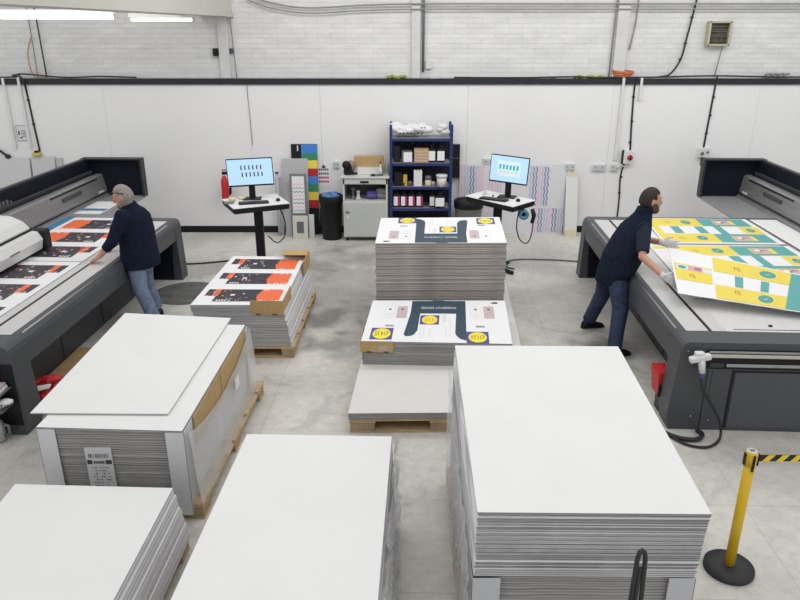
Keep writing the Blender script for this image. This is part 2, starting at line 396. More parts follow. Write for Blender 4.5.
wall_cable('cable', [(-13, 12.38, 2.67), (-7, 12.38, 2.665), (-6.45, 12.38, 2.70), (-6.25, 12.37, 2.72), (-5.6, 12.4, 2.665), (-5.0, 12.4, 2.68), (-4.4, 12.4, 2.665)], 0.013, cablem, 'black cable lying on the black ledge at the far left')
wall_cable('cable', [(0.9, 12.4, 2.664), (2.0, 12.4, 2.66), (2.9, 12.4, 2.675), (3.3, 12.4, 2.662), (4.2, 12.39, 2.668), (5.2, 12.4, 2.69), (6.4, 12.4, 2.672), (8, 12.4, 2.68), (13, 12.4, 2.67)], 0.014, cablem, 'black cable lying along the black ledge, centre to right')
for z, r in ((3.80, 0.014), (3.72, 0.012)):
    sag = [(-2.5, 12.43, z + 0.16), (-2.1, 12.43, z + 0.02), (-1.5, 12.43, z - 0.06), (-0.6, 12.43, z - 0.02), (0.4, 12.425, z), (3, 12.43, z), (6.5, 12.43, z), (13, 12.43, z)]
    wall_cable('cable', sag, r, cableg, 'upper grey cable strung across the brick wall near the roof' if z > 3.75 else 'lower grey cable strung across the brick wall near the roof')
wall_cable('cable', [(-5.945, 12.46, 3.9), (-5.936, 12.46, 3.54), (-5.92, 12.45, 2.66)], 0.011, cablem, 'thin dark cable slanting down the bricks at the far left')
wall_cable('cable', [(-6.07, 12.47, 3.9), (-6.07, 12.47, 3.3), (-6.07, 12.46, 2.95), (-6.07, 12.45, 2.66)], 0.008, cableg, 'thin grey cable slanting down the bricks beside the dark one')
wall_cable('cable', [(-6.09, 12.48, 3.28), (-6.17, 12.47, 3.08), (-6.18, 12.46, 2.90), (-6.12, 12.44, 2.68), (-5.90, 12.43, 2.665)], 0.007, orangecoil, 'thin red wire looping down to the ledge at the far left')
wall_cable('cable', [(-2.78, 12.47, 3.65), (-2.76, 12.47, 3.2), (-2.74, 12.47, 2.66)], 0.008, cableg, 'thin grey wire beside the left pilaster')
wall_cable('cable', [(-2.57, 12.39, 2.54), (-2.55, yw, 2.0), (-2.54, yw, 1.55)], 0.005, cableg, 'hairline grey wire on the white wall above the left monitor')
wall_cable('pipe', [(0.385, 12.46, 2.75), (0.385, 12.46, 4.6)], 0.022, mgrey, 'dark grey vertical conduit pipe beside the middle pilaster', [(0.385, 12.47, 3.35)])['category'] = 'pipe'
wall_cable('pipe', [(3.50, 12.46, 2.66), (3.53, 12.46, 4.6)], 0.013, cableg, 'thin grey vertical pipe left of the right pilaster')['category'] = 'pipe'
wall_cable('cable', [(3.86, 12.47, 4.3), (3.86, 12.47, 3.6), (3.80, 12.47, 3.1)], 0.012, cableg, 'short grey wire right of the right pilaster')
wall_cable('cable', [(5.33, 12.46, 3.14), (5.27, 12.46, 2.66)], 0.008, cableg, 'thin wire hanging below the square vent')
# white narrow trunking strips down the panelling
for x, lb in ((-6.62, 'narrow white trunking strip, leftmost on the far-left wall'), (-6.36, 'narrow white trunking strip beside the far-left black cable'), (3.73, 'narrow white trunking strip left of the switch box cable'), (4.03, 'narrow white trunking strip right of the switch box cable')):
    b = MB(); b.box(x - 0.02, x + 0.02, 12.345, 12.399, 1.5 if x < 0 else 2.3 if x > 4 else 1.3, 2.66, ctrl_white, 0.004); tag(b.build('trunking'), lb, 'trunking')
# coil of orange cable, small boxes, sponge-like tufts on the ledge
b = MB()
for k in range(5):
    pts = [(3.72 + 0.13 * math.cos(a) * (1 + 0.1 * k), 12.43 + 0.035 * math.sin(a), 2.675 + 0.022 * k + 0.02 * math.cos(a + k)) for a in [i * math.pi / 8 for i in range(17)]]
    b.tube(pts, 0.012, orangecoil, 6)
tag(b.build('cable_coil'), 'coil of orange cable resting on the black ledge by the right pilaster', 'cable')
foam = mat('green_foam', (0.26, 0.30, 0.06), 0.95, noise=0.3, nscale=30, bump=1.0)
for x0, x1, lb in ((-0.18, 0.13, 'green mossy clump on the ledge left of the middle pilaster'), (2.95, 3.48, 'green mossy clump on the ledge left of the right pilaster')):
    b = MB()
    n = int((x1 - x0) / 0.05)
    for k in range(n): b.ball((x0 + 0.05 * k, 12.43, 2.665 + 0.012 * math.sin(k * 1.7)), 0.045, 0.04, 0.028, foam, n=8)
    tag(b.build('moss_clump'), lb, 'moss', None, 'stuff')
b = MB()
for k in range(8): b.tube([(6.1 + .05 * k, 12.44, 2.70 + 0.015 * (k % 2)), (6.16 + .05 * k, 12.42, 2.72)], 0.018, cableg, 6)
tag(b.build('cable_bundle'), 'grey bundle of gathered cable on the ledge at the far right', 'cable')
def small_box(name, x0, x1, z0, z1, m, label, cat, d=0.05, y=12.399, bev=0.004):
    b = MB(); b.box(x0, x1, y - d, y, z0, z1, m, bev); return tag(b.build(name), label, cat)
small_box('junction_box', 0.43, 0.53, 2.80, 2.93, offwhite, 'pale junction box on the bricks beside the dark conduit', 'junction box', y=12.5)
small_box('junction_box', 0.50, 0.66, 2.646, 2.70, offwhite, 'small pale box resting on the ledge right of the conduit', 'junction box', 0.06, 12.46)
small_box('junction_box', 2.52, 2.62, 2.646, 2.69, offwhite, 'tiny grey box on the ledge between the conduit and right pilaster', 'junction box', 0.05, 12.46)
small_box('bracket', -3.10, -3.01, 3.00, 3.12, black, 'black bracket left of the left pilaster', 'bracket', 0.06, 12.5)
small_box('bracket', -2.82, -2.765, 3.04, 3.12, dgrey, 'dark bracket right of the left pilaster', 'bracket', 0.05, 12.5)
# square vent
v = empty('vent', (5.22, 12.45, 3.35), 0, 'square cream-framed dark vent on the white brick wall at upper right', 'vent')
b = MB(); cf = mat('vent_frame_cream', (0.45, 0.42, 0.30), 0.6)
for a in ((-.18, .18, -.19, -.16), (-.18, .18, .16, .19), (-.19, -.15, -.19, .19), (.15, .19, -.19, .19)): b.box(a[0], a[1], -0.08, 0.04, a[2], a[3], cf, 0.005)
b.build('frame', v)
b = MB(); b.box(-.15, .15, -0.01, 0.04, -.16, .16, mat('vent_dark', (0.07, 0.06, 0.045), 0.5, noise=0.6, nscale=12)); b.build('glass', v)
b = MB()
for k in range(4): b.box(-.15, .15, -0.05, -0.035, -.12 + .075 * k, -.112 + .075 * k, mat('vent_slat', (0.14, 0.12, 0.09), 0.5))
b.build('grille', v)

# sockets
def socket(x0, x1, z, label):
    t = empty('wall_socket', ((x0 + x1) / 2, 12.399, z), 0, label, 'socket'); w_ = (x1 - x0) / 2
    b = MB(); b.box(-w_, w_, -0.045, 0, -.06, .06, ctrl_white, 0.006); b.build('back_box', t)
    b = MB(); b.box(-w_ + .01, w_ - .01, -0.052, -0.044, -.045, .045, mat('socket_plate', (0.55, 0.56, 0.58), 0.4), 0.002)
    b.box(-w_ / 2 - .01, -w_ / 2 + .01, -0.054, -0.051, -.01, .012, mgrey); b.box(w_ / 2 - .01, w_ / 2 + .01, -0.054, -0.051, -.01, .012, mgrey); b.build('face_plate', t)
socket(1.44, 1.62, 1.27, 'double wall socket left of the right-hand monitor')
socket(2.86, 3.04, 1.18, 'double wall socket above the narrow leaning white board')
socket(3.34, 3.58, 1.17, 'wide wall socket left of the switch box')
socket(3.66, 3.80, 1.17, 'small wall socket nearest the switch box')
socket(-1.16, -1.06, 1.22, 'small wall socket left of the grey cabinet')
wall_cable('cable', [(3.76, 12.33, 1.17), (3.82, 12.34, 1.21), (3.90, 12.36, 1.19)], 0.012, ctrl_white, 'short white lead from the small socket to the switch box')
t = empty('switch_box', (3.94, 12.399, 1.35), 0, 'white isolator switch box with a red rotary knob on the wall', 'switch')
b = MB(); b.box(-.085, .085, -.09, 0, -.11, .11, ctrl_white, 0.01); b.build('housing', t)
b = MB(); b.box(-.10, -.06, -.08, 0, -.115, .115, black, 0.004); b.build('side_plate', t)
b = MB(); b.tube([(0.02, -.09, 0), (0.02, -.12, 0)], .045, red, 16); b.box(.012, .028, -.135, -.118, -.04, .04, black); b.build('knob', t)
t = empty('switch_box', (5.24, 12.399, 1.42), 0, 'small grey switch box above the right printer hood', 'switch')
b = MB(); b.box(-.09, .09, -.08, 0, -.07, .09, ctrl_white, 0.01); b.build('housing', t)
b = MB(); b.ball((-.04, -.09, .0), .03, .02, .03, mgrey); b.ball((.05, -.09, .02), .02, .02, .02, mgrey); b.build('knob', t)
t = empty('wall_sign', (-6.47, 12.398, 1.75), 0, 'small white printed notice on the far-left wall', 'sign')
b = MB(); b.box(-.10, .10, -.006, 0, -.13, .13, mgrey); b.box(-.092, .092, -.008, -.005, -.122, .122, pgrey); b.build('sheet', t)
b = MB()
for k in range(5): b.box(-.02 + .0, .06, -.0095, -.008, .04 - .025 * k, .05 - .025 * k, mgrey)
b.box(-.07, -.045, -.0095, -.008, -.03, .04, pdark); b.box(-.06, -.01, -.0095, -.008, -.085, -.065, pdark); b.build('print', t)
b = MB(); b.box(-6.34, -6.20, 12.30, 12.399, 1.38, 1.43, mat('yellow_box', (0.60, 0.50, 0.10), 0.5), 0.01); b.box(-6.29, -6.23, 12.31, 12.38, 1.431, 1.46, black); tag(b.build('yellow_socket'), 'yellow industrial socket at the end of the far-left cable', 'socket')
b = MB(); b.tube([(-7.2, 12.37, 1.6), (-6.95, 12.36, 1.5), (-6.78, 12.36, 1.36)], .02, cablem, 6); b.ball((-6.78, 12.36, 1.36), .05, .03, .04, cablem); tag(b.build('cable'), 'black plug and lead at the far-left picture edge', 'cable')

# ------------------------------------------------------------------ fluorescent lamps
def lamp(loc, L, rz, label):
    t = empty('tube_light', loc, rz, label, 'light', None)
    b = MB(); b.prism([(-.09, 0.0), (-.03, .06), (.03, .06), (.09, 0.0)], 'x', -L / 2, L / 2, lamp_house); b.build('housing', t)
    b = MB(); b.cyl((-L / 2 + .03, 0, -.035), (L / 2 - .03, 0, -.035), .022, .022, lamp_m, 12); b.build('tube', t)
    for s in (-1, 1):
        b = MB(); b.cyl((s * L * .3, 0, .05), (s * L * .3, 0, 4.62 - loc[2]), .008, .008, ctrl_white, 8); b.build('suspension_rod', t)
        b = MB(); b.box(s * L / 2 - .02, s * L / 2 + .02, -.03, .03, -.06, .01, ctrl_white, .005); b.build('end_cap', t)
b = MB(); b.box(-6.5, -2.6, 10.3, 10.5, 4.62, 4.8, concrete_beam); b.box(-6.5, -2.6, 11.5, 11.7, 4.62, 4.8, concrete_beam); struct(b.build('trim_6'))
lamp((-4.66, 10.4, 3.60), 1.56, 0.035, 'long lit fluorescent tube fitting at the upper left')
lamp((-3.62, 11.6, 3.585), .96, 0.03, 'shorter lit fluorescent tube fitting, right of the long one')

# ------------------------------------------------------------------ flatbed printers
def machine(origin, rz, s, gx, label):
    root = empty('flatbed_printer', origin, rz, label, 'printer')
    W = gx + 1.6; Ln = 4.47; H = .865
    def X(v): return s * v
    def bx(b, x0, x1, *a, **k):
        xa, xb = sorted((X(x0), X(x1))); return b.box(xa, xb, *a, **k)
    # side band (rounded shoulder) along the aisle
    prof = [(0.0, .60), (0.0, .78), (.012, .82), (.035, .85), (.07, .865), (.115, .865), (.115, .80), (.35, .46), (.20, .50)]
    b = MB(); b.prism([(X(p[0]), p[1]) for p in prof], 'y', .25, Ln - .22, dgrey); b.build('side_band', root)
    b = MB(); b.prism([(X(p[0] * .14 + .040), p[1]) for p in ((0, .853), (0.06, .862), (.09, .868), (0.0, .858))], 'y', .32, Ln - .4, steel); b.build('shoulder_highlight', root)  # bright sliver added to imitate the highlight along the shoulder
    # inset base
    b = MB(); bx(b, .38, W, .5, Ln - .4, 0.02, .80, dgrey2)
    for y in (1.5, 2.5, 3.4): bx(b, .376, .381, y, y + .012, .05, .5, black)
    b.build('base', root)
    # end walls
    for (y0, y1, nm) in ((0, .26, 'near'), (Ln - .24, Ln, 'far')):
        pr = [(-.015, 0.0), (-.04, .16), (-.012, .60), (0, .78), (.012, .825), (.035, .853), (.07, .865), (W, .865), (W, 0.0)]
        if nm == 'far':
            pr = [(-.03, 0.0), (0, .78), (.012, .825), (.035, .853), (.07, .865), (W, .865), (W, 0.0)]
        b = MB(); b.prism([(X(p[0]), p[1]) for p in pr], 'y', y0, y1, dgrey)
        o = b.build('end_panel', root)
        if nm == 'far':
            b2 = MB(); b2.prism([(X(p[0]), p[1]) for p in ((.09, .02), (.06, .60), (.12, .62), (.36, .47), (W - .1, .47), (W - .1, .02))], 'y', Ln - .252, Ln - .243, hoodm); b2.build('end_shade', root)  # thin dark plate painting the shade on the far end wall
    # bed with strips
    b = MB(); bx(b, .48, gx + .02, .26, Ln - .2, .80, .866, bed); bx(b, gx + .02, gx + .62, .26, Ln - .2, .80, .862, shelfgrey); b.build('print_bed', root)
    b = MB(); bx(b, .116, .315, .26, Ln - .2, .80, .867, strip); b.build('bed_edge_strip', root)
    b = MB(); bx(b, .315, .35, .26, Ln - .25, .80, .862, black); b.build('slot', root)
    b = MB(); bx(b, .35, .48, .26, Ln - .2, .80, .868, strip); b.build('bed_inner_strip', root)
    # far shelf below the gantry, beyond the bed
    b = MB()
    bx(b, gx - .03, gx + 1.0, Ln - .02, 6.02, .84, .865, shelfgrey, bev=.006)
    bx(b, gx + .55, gx + 1.0, Ln + .1, 5.8, 0.0, .84, dgrey2)
    b.build('gantry_shelf', root)
    # plinth and beam
    b = MB(); b.prism([(X(p[0]), p[1]) for p in ((gx + .57, .866), (gx + .60, .90), (gx + .98, .90), (gx + .98, .80), (gx + .57, .80))], 'y', .2, 5.935, beamgrey); b.build('gantry_rail', root)
    b = MB(); b.prism([(X(p[0]), p[1]) for p in ((gx + .61, .901), (gx + .612, .97), (gx + .65, 1.20), (gx + .68, 1.22), (gx + .76, 1.22), (gx + .76, .901))], 'y', -.3, 5.93, beamgrey)
    b.build('gantry_beam', root)
    b = MB(); bx(b, gx + .620, gx + .64, 4.5, 5.1, 1.06, 1.12, dgrey); bx(b, gx + .598, gx + .615, -.2, 5.9, .925, .94, black); bx(b, gx + .60, gx + .62, 5.62, 5.78, .955, .985, ctrl_white)
    bx(b, gx + .638, gx + .665, 4.2, 5.7, 1.17, 1.19, black); b.build('beam_fittings', root)
    b = MB(); bx(b, gx + .765, gx + .80, -.3, 5.7, .95, 1.25, black, bev=.01); bx(b, gx + .80, gx + .82, -.3, 5.9, 1.22, 1.28, dgrey); b.build('cable_tray', root)
    # hood: end cap and back lid
    b = MB(); bx(b, gx - .02, gx + .94, 5.94, 5.99, .867, 1.46, hoodm)
    b.build('hood_end', root)
    b = MB()
    bx(b, gx - .04, gx - .005, 5.84, 6.0, .867, 1.475, hoodtop, bev=.01); bx(b, gx - .04, gx + .94, 5.84, 6.0, 1.45, 1.48, hoodtop, bev=.01)
    b.build('hood_rim', root)
    b = MB(); b.prism([(X(p[0]), p[1]) for p in ((gx + .86, .93), (gx + .86, 1.47), (gx + .93, 1.47), (gx + 1.02, 1.38), (gx + 1.04, .5), (gx + 0.985, .5), (gx + .985, .93))], 'y', -.6, 5.94, hoodtop)
    b.build('hood_lid', root)
    b = MB(); bx(b, gx + .835, gx + .859, -.6, 5.93, .94, 1.445, hoodm); b.build('hood_lining', root)
    return root, X, bx
# left printer
PL, XL, bxl = machine((-3.36, 5.535, 0), -0.040, -1, 1.07, 'charcoal flatbed printer on the left with dark hood and white print carriage')
# white print carriage straddling the left bed
b = MB()
prof = [(0.60, .97), (0.62, 1.10), (.70, 1.17), (1.6, 1.34), (1.9, 1.34), (1.9, .90), (.62, .90)]
b = MB(); b.prism([(XL(p[0]), p[1]) for p in ((1.10, .92), (1.07, 1.04), (1.12, 1.13), (1.25, 1.15), (1.25, .92))], 'y', 1.05, 2.72, ctrl_white); 
c1 = b.build('carriage_front_cover', PL)
b = MB(); b.prism([(XL(p[0]), p[1]) for p in ((1.21, 1.10), (1.20, 1.18), (1.27, 1.26), (1.40, 1.32), (1.62, 1.34), (1.62, .95), (1.26, .95))], 'y', 1.0, 2.70, ctrl_white); b.build('carriage_top_cover', PL)
b = MB(); bxl(b, 1.05, 1.60, 2.73, 2.88, .90, 1.14, black, bev=.02); bxl(b, 1.12, 1.60, .9, 2.72, .889, .93, black); bxl(b, 1.19, 1.255, 1.0, 2.72, 1.14, 1.165, black); b.build('carriage_base', PL)
b = MB(); bxl(b, 1.066, 1.075, 2.0, 2.2, 1.03, 1.045, mgrey); b.build('badge', PL)
# cable chain on the left gantry
b = MB()
for k in range(20):
    y = 2.1 + .085 * k; z = 1.36 - (.0 if k < 17 else .03 * (k - 16))
    bxl(b, 1.895, 1.935, y, y + .055, z - .08, z - .025, mgrey)
b.build('cable_chain', PL)
# bottles and rags in the near recess of the left printer
b = MB(); bxl(b, -.002, .5, -.004, 0.0, .10, .70, black); 
b.build('end_recess_panel', PL)
for z_ in (.325, .475):
    b = MB(); bxl(b, .04, .42, -.20, -.004, z_, z_ + .013, mgrey, bev=.003); b.build('ledge', PL)
def world(root, x, y, z): return root.matrix_basis @ V((x, y, z))
PL.rotation_euler  # root transform is final
bpy.context.view_layer.update()

# right printer
PR, XR, bxr = machine((2.455, 5.64, 0), -0.048, 1, 2.17, 'charcoal flatbed printer on the right with open dark hood and slotted front')
b = MB()
bxr(b, .22, 4.2, -.012, .0, .70, .80, black); bxr(b, .24, 4.2, -.022, -.012, .775, .795, steel, bev=.003); bxr(b, .24, 4.2, -.03, -.012, .735, .765, mat('rail_pale', (0.55, 0.52, 0.45), 0.4), bev=.003)
bxr(b, .22, 4.2, -.012, 0, .62, .70, black); bxr(b, .40, 4.2, -.025, -.012, .645, .675, steel, bev=.003); bxr(b, .26, .38, -.02, -.012, .64, .68, dgrey2)
b.build('front_rails', PR)
b = MB(); bxr(b, .255, .26, -.004, 0, .02, .60, black); bxr(b, .47, .49, -.006, 0, .02, .60, black); bxr(b, .47, 4.2, -.006, 0, .59, .60, black); bxr(b, .30, .301, -.003, 0, .3, .6, black); b.build('panel_seams', PR)
b = MB(); bxr(b, .50, 4.2, -.008, 0.0, .04, .585, mat('front_panel', (0.075, 0.08, 0.092), 0.45)); b.build('front_panel', PR)
b = MB()
for (x, y, z) in ((.06, -.004, .78), (.17, -.004, .14), (.33, -.004, .10)): b.ball((x, y, z), .009, .006, .009, steel, n=8)
b.build('bolt', PR)
b = MB(); bxr(b, .55, 4.0, .30, .306, .866, .871, mgrey); bxr(b, .9, .93, .38, .40, .866, .880, black); bxr(b, 1.7, 1.73, .32, .34, .866, .88, black); b.build('bed_stops', PR)
bpy.context.view_layer.update()

# T-shaped grey connector and cable on right printer
t = empty('plug_connector', (2.60, 5.60, .755), 0, 'pale grey T-shaped connector plugged into the right printer front', 'connector')
b = MB(); b.box(-.105, .08, -.09, -.03, -.02, .035, ctrl_white, .015, M=Matrix.Rotation(math.radians(-12), 4, 'Y')); b.box(-.06, .02, -.08, -.02, .01, .06, ctrl_white, .012); b.build('head', t)
b = MB(); b.cyl((0, -.06, -.01), (.02, -.07, -.13), .032, .026, ctrl_white); b.build('stem', t)
b = MB(); b.cyl((.02, -.07, -.12), (.03, -.07, -.19), .022, .018, royal); b.build('collar', t)
b = MB(); b.tube(curve([(2.615, 5.53, .57), (2.64, 5.50, .47), (2.73, 5.49, .33), (2.81, 5.48, .20), (2.84, 5.46, .08), (2.80, 5.40, .02), (2.66, 5.31, .015), (2.50, 5.36, .015), (2.40, 5.52, .015), (2.35, 5.72, .02), (2.36, 5.80, .05)]), .012, cablem, 8)
tag(b.build('cable'), 'black cable drooping from the T-shaped connector to the floor', 'cable')
b = MB(); b.tube(curve([(2.68, 5.58, .026), (2.70, 5.50, .026), (2.62, 5.42, .026), (2.48, 5.44, .026), (2.36, 5.56, .026), (2.33, 5.70, .03), (2.37, 5.78, .05)]), .020, cablem, 8); tag(b.build('hose'), 'thick black hose curled on the floor at the right printer corner', 'hose')
# red caddy hung on the right printer
t = empty('red_caddy', (2.56, 6.02, .17), 0, 'bright red plastic holder on the aisle side of the right printer', 'holder')
b = MB(); b.hexa([(-.13, -.1, 0), (-.03, -.1, 0), (-.03, .10, 0), (-.13, .10, 0)], [(-.16, -.12, .26), (-.02, -.12, .26), (-.02, .12, .26), (-.16, .12, .26)], red, bev=.012); b.build('body', t)
b = MB(); b.box(-.15, -.10, -.135, -.10, .02, .14, black, .01); b.box(-.11, -.04, -.13, -.11, .19, .24, red, .01); b.build('tool', t)
b = MB(); b.box(-.10, -.04, -.06, .06, -.17, 0, dgrey2, .005); b.build('stand', t)

# items under the left printer near end : red bag etc.
t = empty('red_bag', (-3.50, 5.95, 0), 0, 'crumpled red bag on the floor beside the left printer', 'bag')
b = MB()
random.seed(3)
for k in range(11):
    b.ball((random.uniform(-.10, .16), random.uniform(-.22, .24), .10 + random.uniform(-.03, .14)), random.uniform(.05, .09), random.uniform(.07, .12), random.uniform(.04, .08), red, M=Matrix.Rotation(random.uniform(0, 3), 4, 'Z') @ Matrix.Rotation(random.uniform(-.8, .8), 4, 'X'), n=9)
for v_ in b.bm.verts: v_.co += V((random.uniform(-.014, .014), random.uniform(-.014, .014), random.uniform(-.014, .014))); v_.co.z = max(v_.co.z, .003)
for f_ in b.bm.faces: f_.smooth = False
b.build('cloth', t)
b = MB(); b.hexa([(-.05, -.25, .26), (.22, -.02, .26), (.20, .05, .26), (-.1, -.14, .27)], [(-.05, -.25, .29), (.22, -.02, .28), (.20, .05, .28), (-.1, -.14, .30)], ctrl_white, bev=.008); b.build('label_tag', t)
b = MB(); b.ball((-.05, -.26, .19), .035, .05, .08, bluecloth, n=8); b.ball((.0, -.30, .12), .03, .04, .06, bluecloth, n=8); b.build('glove', t)
b = MB(); b.box(-3.66, -3.30, 6.55, 7.35, .0, .03, card); tag(b.build('cardboard_sheet'), 'flat brown cardboard on the floor beside the left printer', 'cardboard')
# bottles / rag / canister at near end of left machine, standing on the floor by the end
t = empty('drain_canister', (-3.56, 5.44, 0), 0, 'translucent grey canister with cap standing at the left printer end', 'canister')
b = MB(); b.lathe([(.06, 0), (.075, .02), (.075, .15), (.05, .20), (.03, .22)], (0, 0, 0), mat('milky_plastic', (0.42, 0.42, 0.42), 0.3), 16); b.build('body', t)
b = MB(); b.lathe([(.035, .22), (.035, .25)], (0, 0, 0), mgrey, 12); b.tube([(.07, 0, .17), (.12, 0, .15), (.12, 0, .08), (.07, 0, .05)], .014, mgrey, 8); b.build('handle', t)
b = MB()
for k, (x, z) in enumerate(((-3.52, .42), (-3.46, .40), (-3.40, .43))): b.ball((x, 5.42, z - .03), .06, .05, .025, ctrl_white, n=8)
b.box(-3.56, -3.42, 5.38, 5.52, .339, .385, mgrey, .01)
tag(b.build('rag'), 'white rags draped on a ledge at the left printer end', 'rag')
b = MB(); b.box(-3.7, -3.42, 5.36, 5.52, .4885, .515, pgrey, .004); b.box(-3.7, -3.43, 5.36, 5.52, .515, .54, prose, .004); tag(b.build('tray'), 'pale flat tray above the rags at the left printer end', 'tray')
b = MB()
for k in range(5): b.ball((-3.55 + .02 * (k % 2), 5.44, .575 + .035 * k), .055 - .006 * k, .05, .036, ctrl_white, n=8)
tag(b.build('rag'), 'white crumpled cloth heaped on the flat tray at the left printer end', 'rag')

# ------------------------------------------------------------------ printed designs
SUB = [0]
def rect(b, f, u0, u1, v0, v1, m, h):
    if not SUB[0]:
        b.face([f(u0, v0, h), f(u1, v0, h), f(u1, v1, h), f(u0, v1, h)], m); return
    nu = max(1, math.ceil((u1 - u0) / SUB[0])); nv = max(1, math.ceil((v1 - v0) / SUB[0])); k = b.mi(m)
    G = [[b.bm.verts.new(f(u0 + (u1 - u0) * i / nu, v0 + (v1 - v0) * j / nv, h)) for i in range(nu + 1)] for j in range(nv + 1)]
    for j in range(nv):
        for i in range(nu): b.bm.faces.new((G[j][i], G[j][i + 1], G[j + 1][i + 1], G[j + 1][i])).material_index = k
def rect_flat(b, f, u0, u1, v0, v1, m, h): b.face([f(u0, v0, h), f(u1, v0, h), f(u1, v1, h), f(u0, v1, h)], m)
def disc(b, f, u, v, ru, rv, m, h, n=20): b.face([f(u + ru * math.cos(2 * math.pi * k / n), v + rv * math.sin(2 * math.pi * k / n), h) for k in range(n)], m)
def sheet_slab(b, q, th, mtop, medge, nx=1, ny=1):
    f = bil(q)
    G = [[b.bm.verts.new(f(i / nx, j / ny)) for i in range(nx + 1)] for j in range(ny + 1)]
    B = [[b.bm.verts.new(f(i / nx, j / ny) - V((0, 0, th))) for i in range(nx + 1)] for j in range(ny + 1)]
    mt = b.mi(mtop); me = b.mi(medge)
    for j in range(ny):
        for i in range(nx):
            b.bm.faces.new((G[j][i], G[j][i + 1], G[j + 1][i + 1], G[j + 1][i])).material_index = mt
            b.bm.faces.new((B[j][i], B[j + 1][i], B[j + 1][i + 1], B[j][i + 1])).material_index = mt
    for i in range(nx):
        b.bm.faces.new((G[0][i], B[0][i], B[0][i + 1], G[0][i + 1])).material_index = me
        b.bm.faces.new((G[ny][i], G[ny][i + 1], B[ny][i + 1], B[ny][i])).material_index = me
    for j in range(ny):
        b.bm.faces.new((G[j][0], G[j + 1][0], B[j + 1][0], B[j][0])).material_index = me
        b.bm.faces.new((G[j][nx], B[j][nx], B[j + 1][nx], G[j + 1][nx])).material_index = me
    return f
def strip_print(b, f, rows, flip, seed):
    """dark and orange banner rows"""
    rr = random.Random(seed)
    for (v0, v1) in rows:
        F = (lambda u, v, h=0: f(1 - u, v, h)) if flip else f
        vm = v0 + (v1 - v0) * .45
        rect(b, F, .07, .17, vm, v1, pdark, .001); rect(b, F, .15, .22, vm, v1, orange, .0012)
        rect(b, F, .20, .66, v0, v1, pdark, .001); rect(b, F, .64, .94, v0, v1, orange, .0011)
        b.face([F(.60, v0, .0014), F(.70, v0, .0014), F(.66, vm, .0014), F(.70, v1, .0014), F(.60, v1, .0014)], pdark)
        for k in range(30):
            u = rr.uniform(.08, .68); v = rr.uniform(v0 + .004, v1 - .03); a = rr.uniform(.008, .03); c = rr.uniform(.008, .022)
            m = rr.choice([pgrey, prose, mgrey, orange, mgrey, purple]) if u < .6 else pdark
            if u < .2: v = max(v, vm)
            rect(b, F, u, u + a, v, min(v + c, v1), m, .0018)
        for k in range(10):
            u = rr.uniform(.70, .92); v = rr.choice([v0 + .006, v1 - .025]) + rr.uniform(0, .008); rect(b, F, u, u + rr.uniform(.01, .03), v, v + .012, pwhite, .0018)
        # headline blocks
        rect(b, F, .36, .41, vm + .004, vm + .03, pwhite, .002)
        for k in range(4): rect(b, F, .24 + .03 * k, .26 + .03 * k, v0 + .01, v0 + .03, pwhite, .002)

def price_disc(b, f, u, v, su, sv, txt, up=1, frame=True):
    if frame: rect(b, f, u - su, u + su, v - sv, v + sv, royal, .0012)
    disc(b, f, u, v, su * .82, sv * .9, discy, .0018)
    put_text(b, txt, lambda s, t: f(u + up * (s - .5) * su * 1.2, v + up * (t - .5) * sv * .7, .0024), ink)
def poster_print(b, f, up=1):
    """navy arch poster. f in (u,v); the design's own top is v=1 when up=1"""
    F = f if up == 1 else (lambda u, v, h=0: f(1 - u, 1 - v, h))
    # here the design has its headline bar at the v=1 side
    rect(b, F, .30, .70, .655, .985, navy_print, .001)
    b.face([F(.30, .66, .0012), F(.275, .16, .0012), F(.29, .12, .0012), F(.325, .13, .0012), F(.345, .16, .0012), F(.365, .25, .0012), F(.37, .66, .0012)], navy_print)
    b.face([F(.63, .66, .0012), F(.625, .20, .0012), F(.635, .14, .0012), F(.66, .08, .0012), F(.70, .05, .0012), F(.70, .20, .0012), F(.70, .66, .0012)], navy_print)
    rect(b, F, .45, .54, .983, .996, navy_print, .0012)
    put_text(b, 'WONDERFULLY  DESIGNED', lambda s, t: F(.37 + (1 - s) * .26, .77 + (1 - t) * .055, .002), pwhite)
    rect(b, F, .375, .51, .39, .61, royal, .0014)
    disc(b, F, .443, .50, .055, .10, discy, .002); put_text(b, '£16', lambda s, t: F(.41 + s * .065, .46 + t * .08, .0026), orange)
    price_disc(b, F, .125, .17, .075, .13, '£14.15', -1); price_disc(b, F, .775, .12, .075, .12, '£11.50', -1)
    for (u0, m) in ((.11, pwhite), (.20, prose), (.735, pwhite), (.83, prose)):
        rect(b, F, u0, u0 + .075, .54, .84, pgrey if m is pwhite else m, .001)
        if m is pwhite: rect(b, F, u0 + .004, u0 + .071, .55, .83, pwhite, .0014)
        rect(b, F, u0 + .028, u0 + .046, .74, .78, mgrey, .002)
        for k in range(3): rect(b, F, u0 + .014, u0 + .060, .58 + .035 * k, .585 + .035 * k, prose, .002)
    rect(b, F, .90, .94, .91, .95, ink, .0014); rect(b, F, .885, .91, .92, .935, ink, .0015)
    for u, v1 in ((.385, .36), (.405, .36), (.445, .30), (.56, .36), (.585, .60)):
        for k in range(6): rect(b, F, u, u + .007, .12 + (v1 - .12) * k / 6, .12 + (v1 - .12) * (k + .7) / 6, pgrey, .0014)
    rect(b, F, .535, .56, .46, .62, pgrey, .0014)
    for u0 in (.14, .77):
        for k in range(5): rect(b, F, u0 + .012 * k, u0 + .012 * k + .008, .335, .375, mgrey, .0014)
def yes_print(b, f, cells_u, cells_v, seed):
    pass
def board_print(b, f, vs, us, seed, white_left=False):
    """yellow and teal checker banners; us = column lines, vs = row lines (v upward)"""
    rr = random.Random(seed)

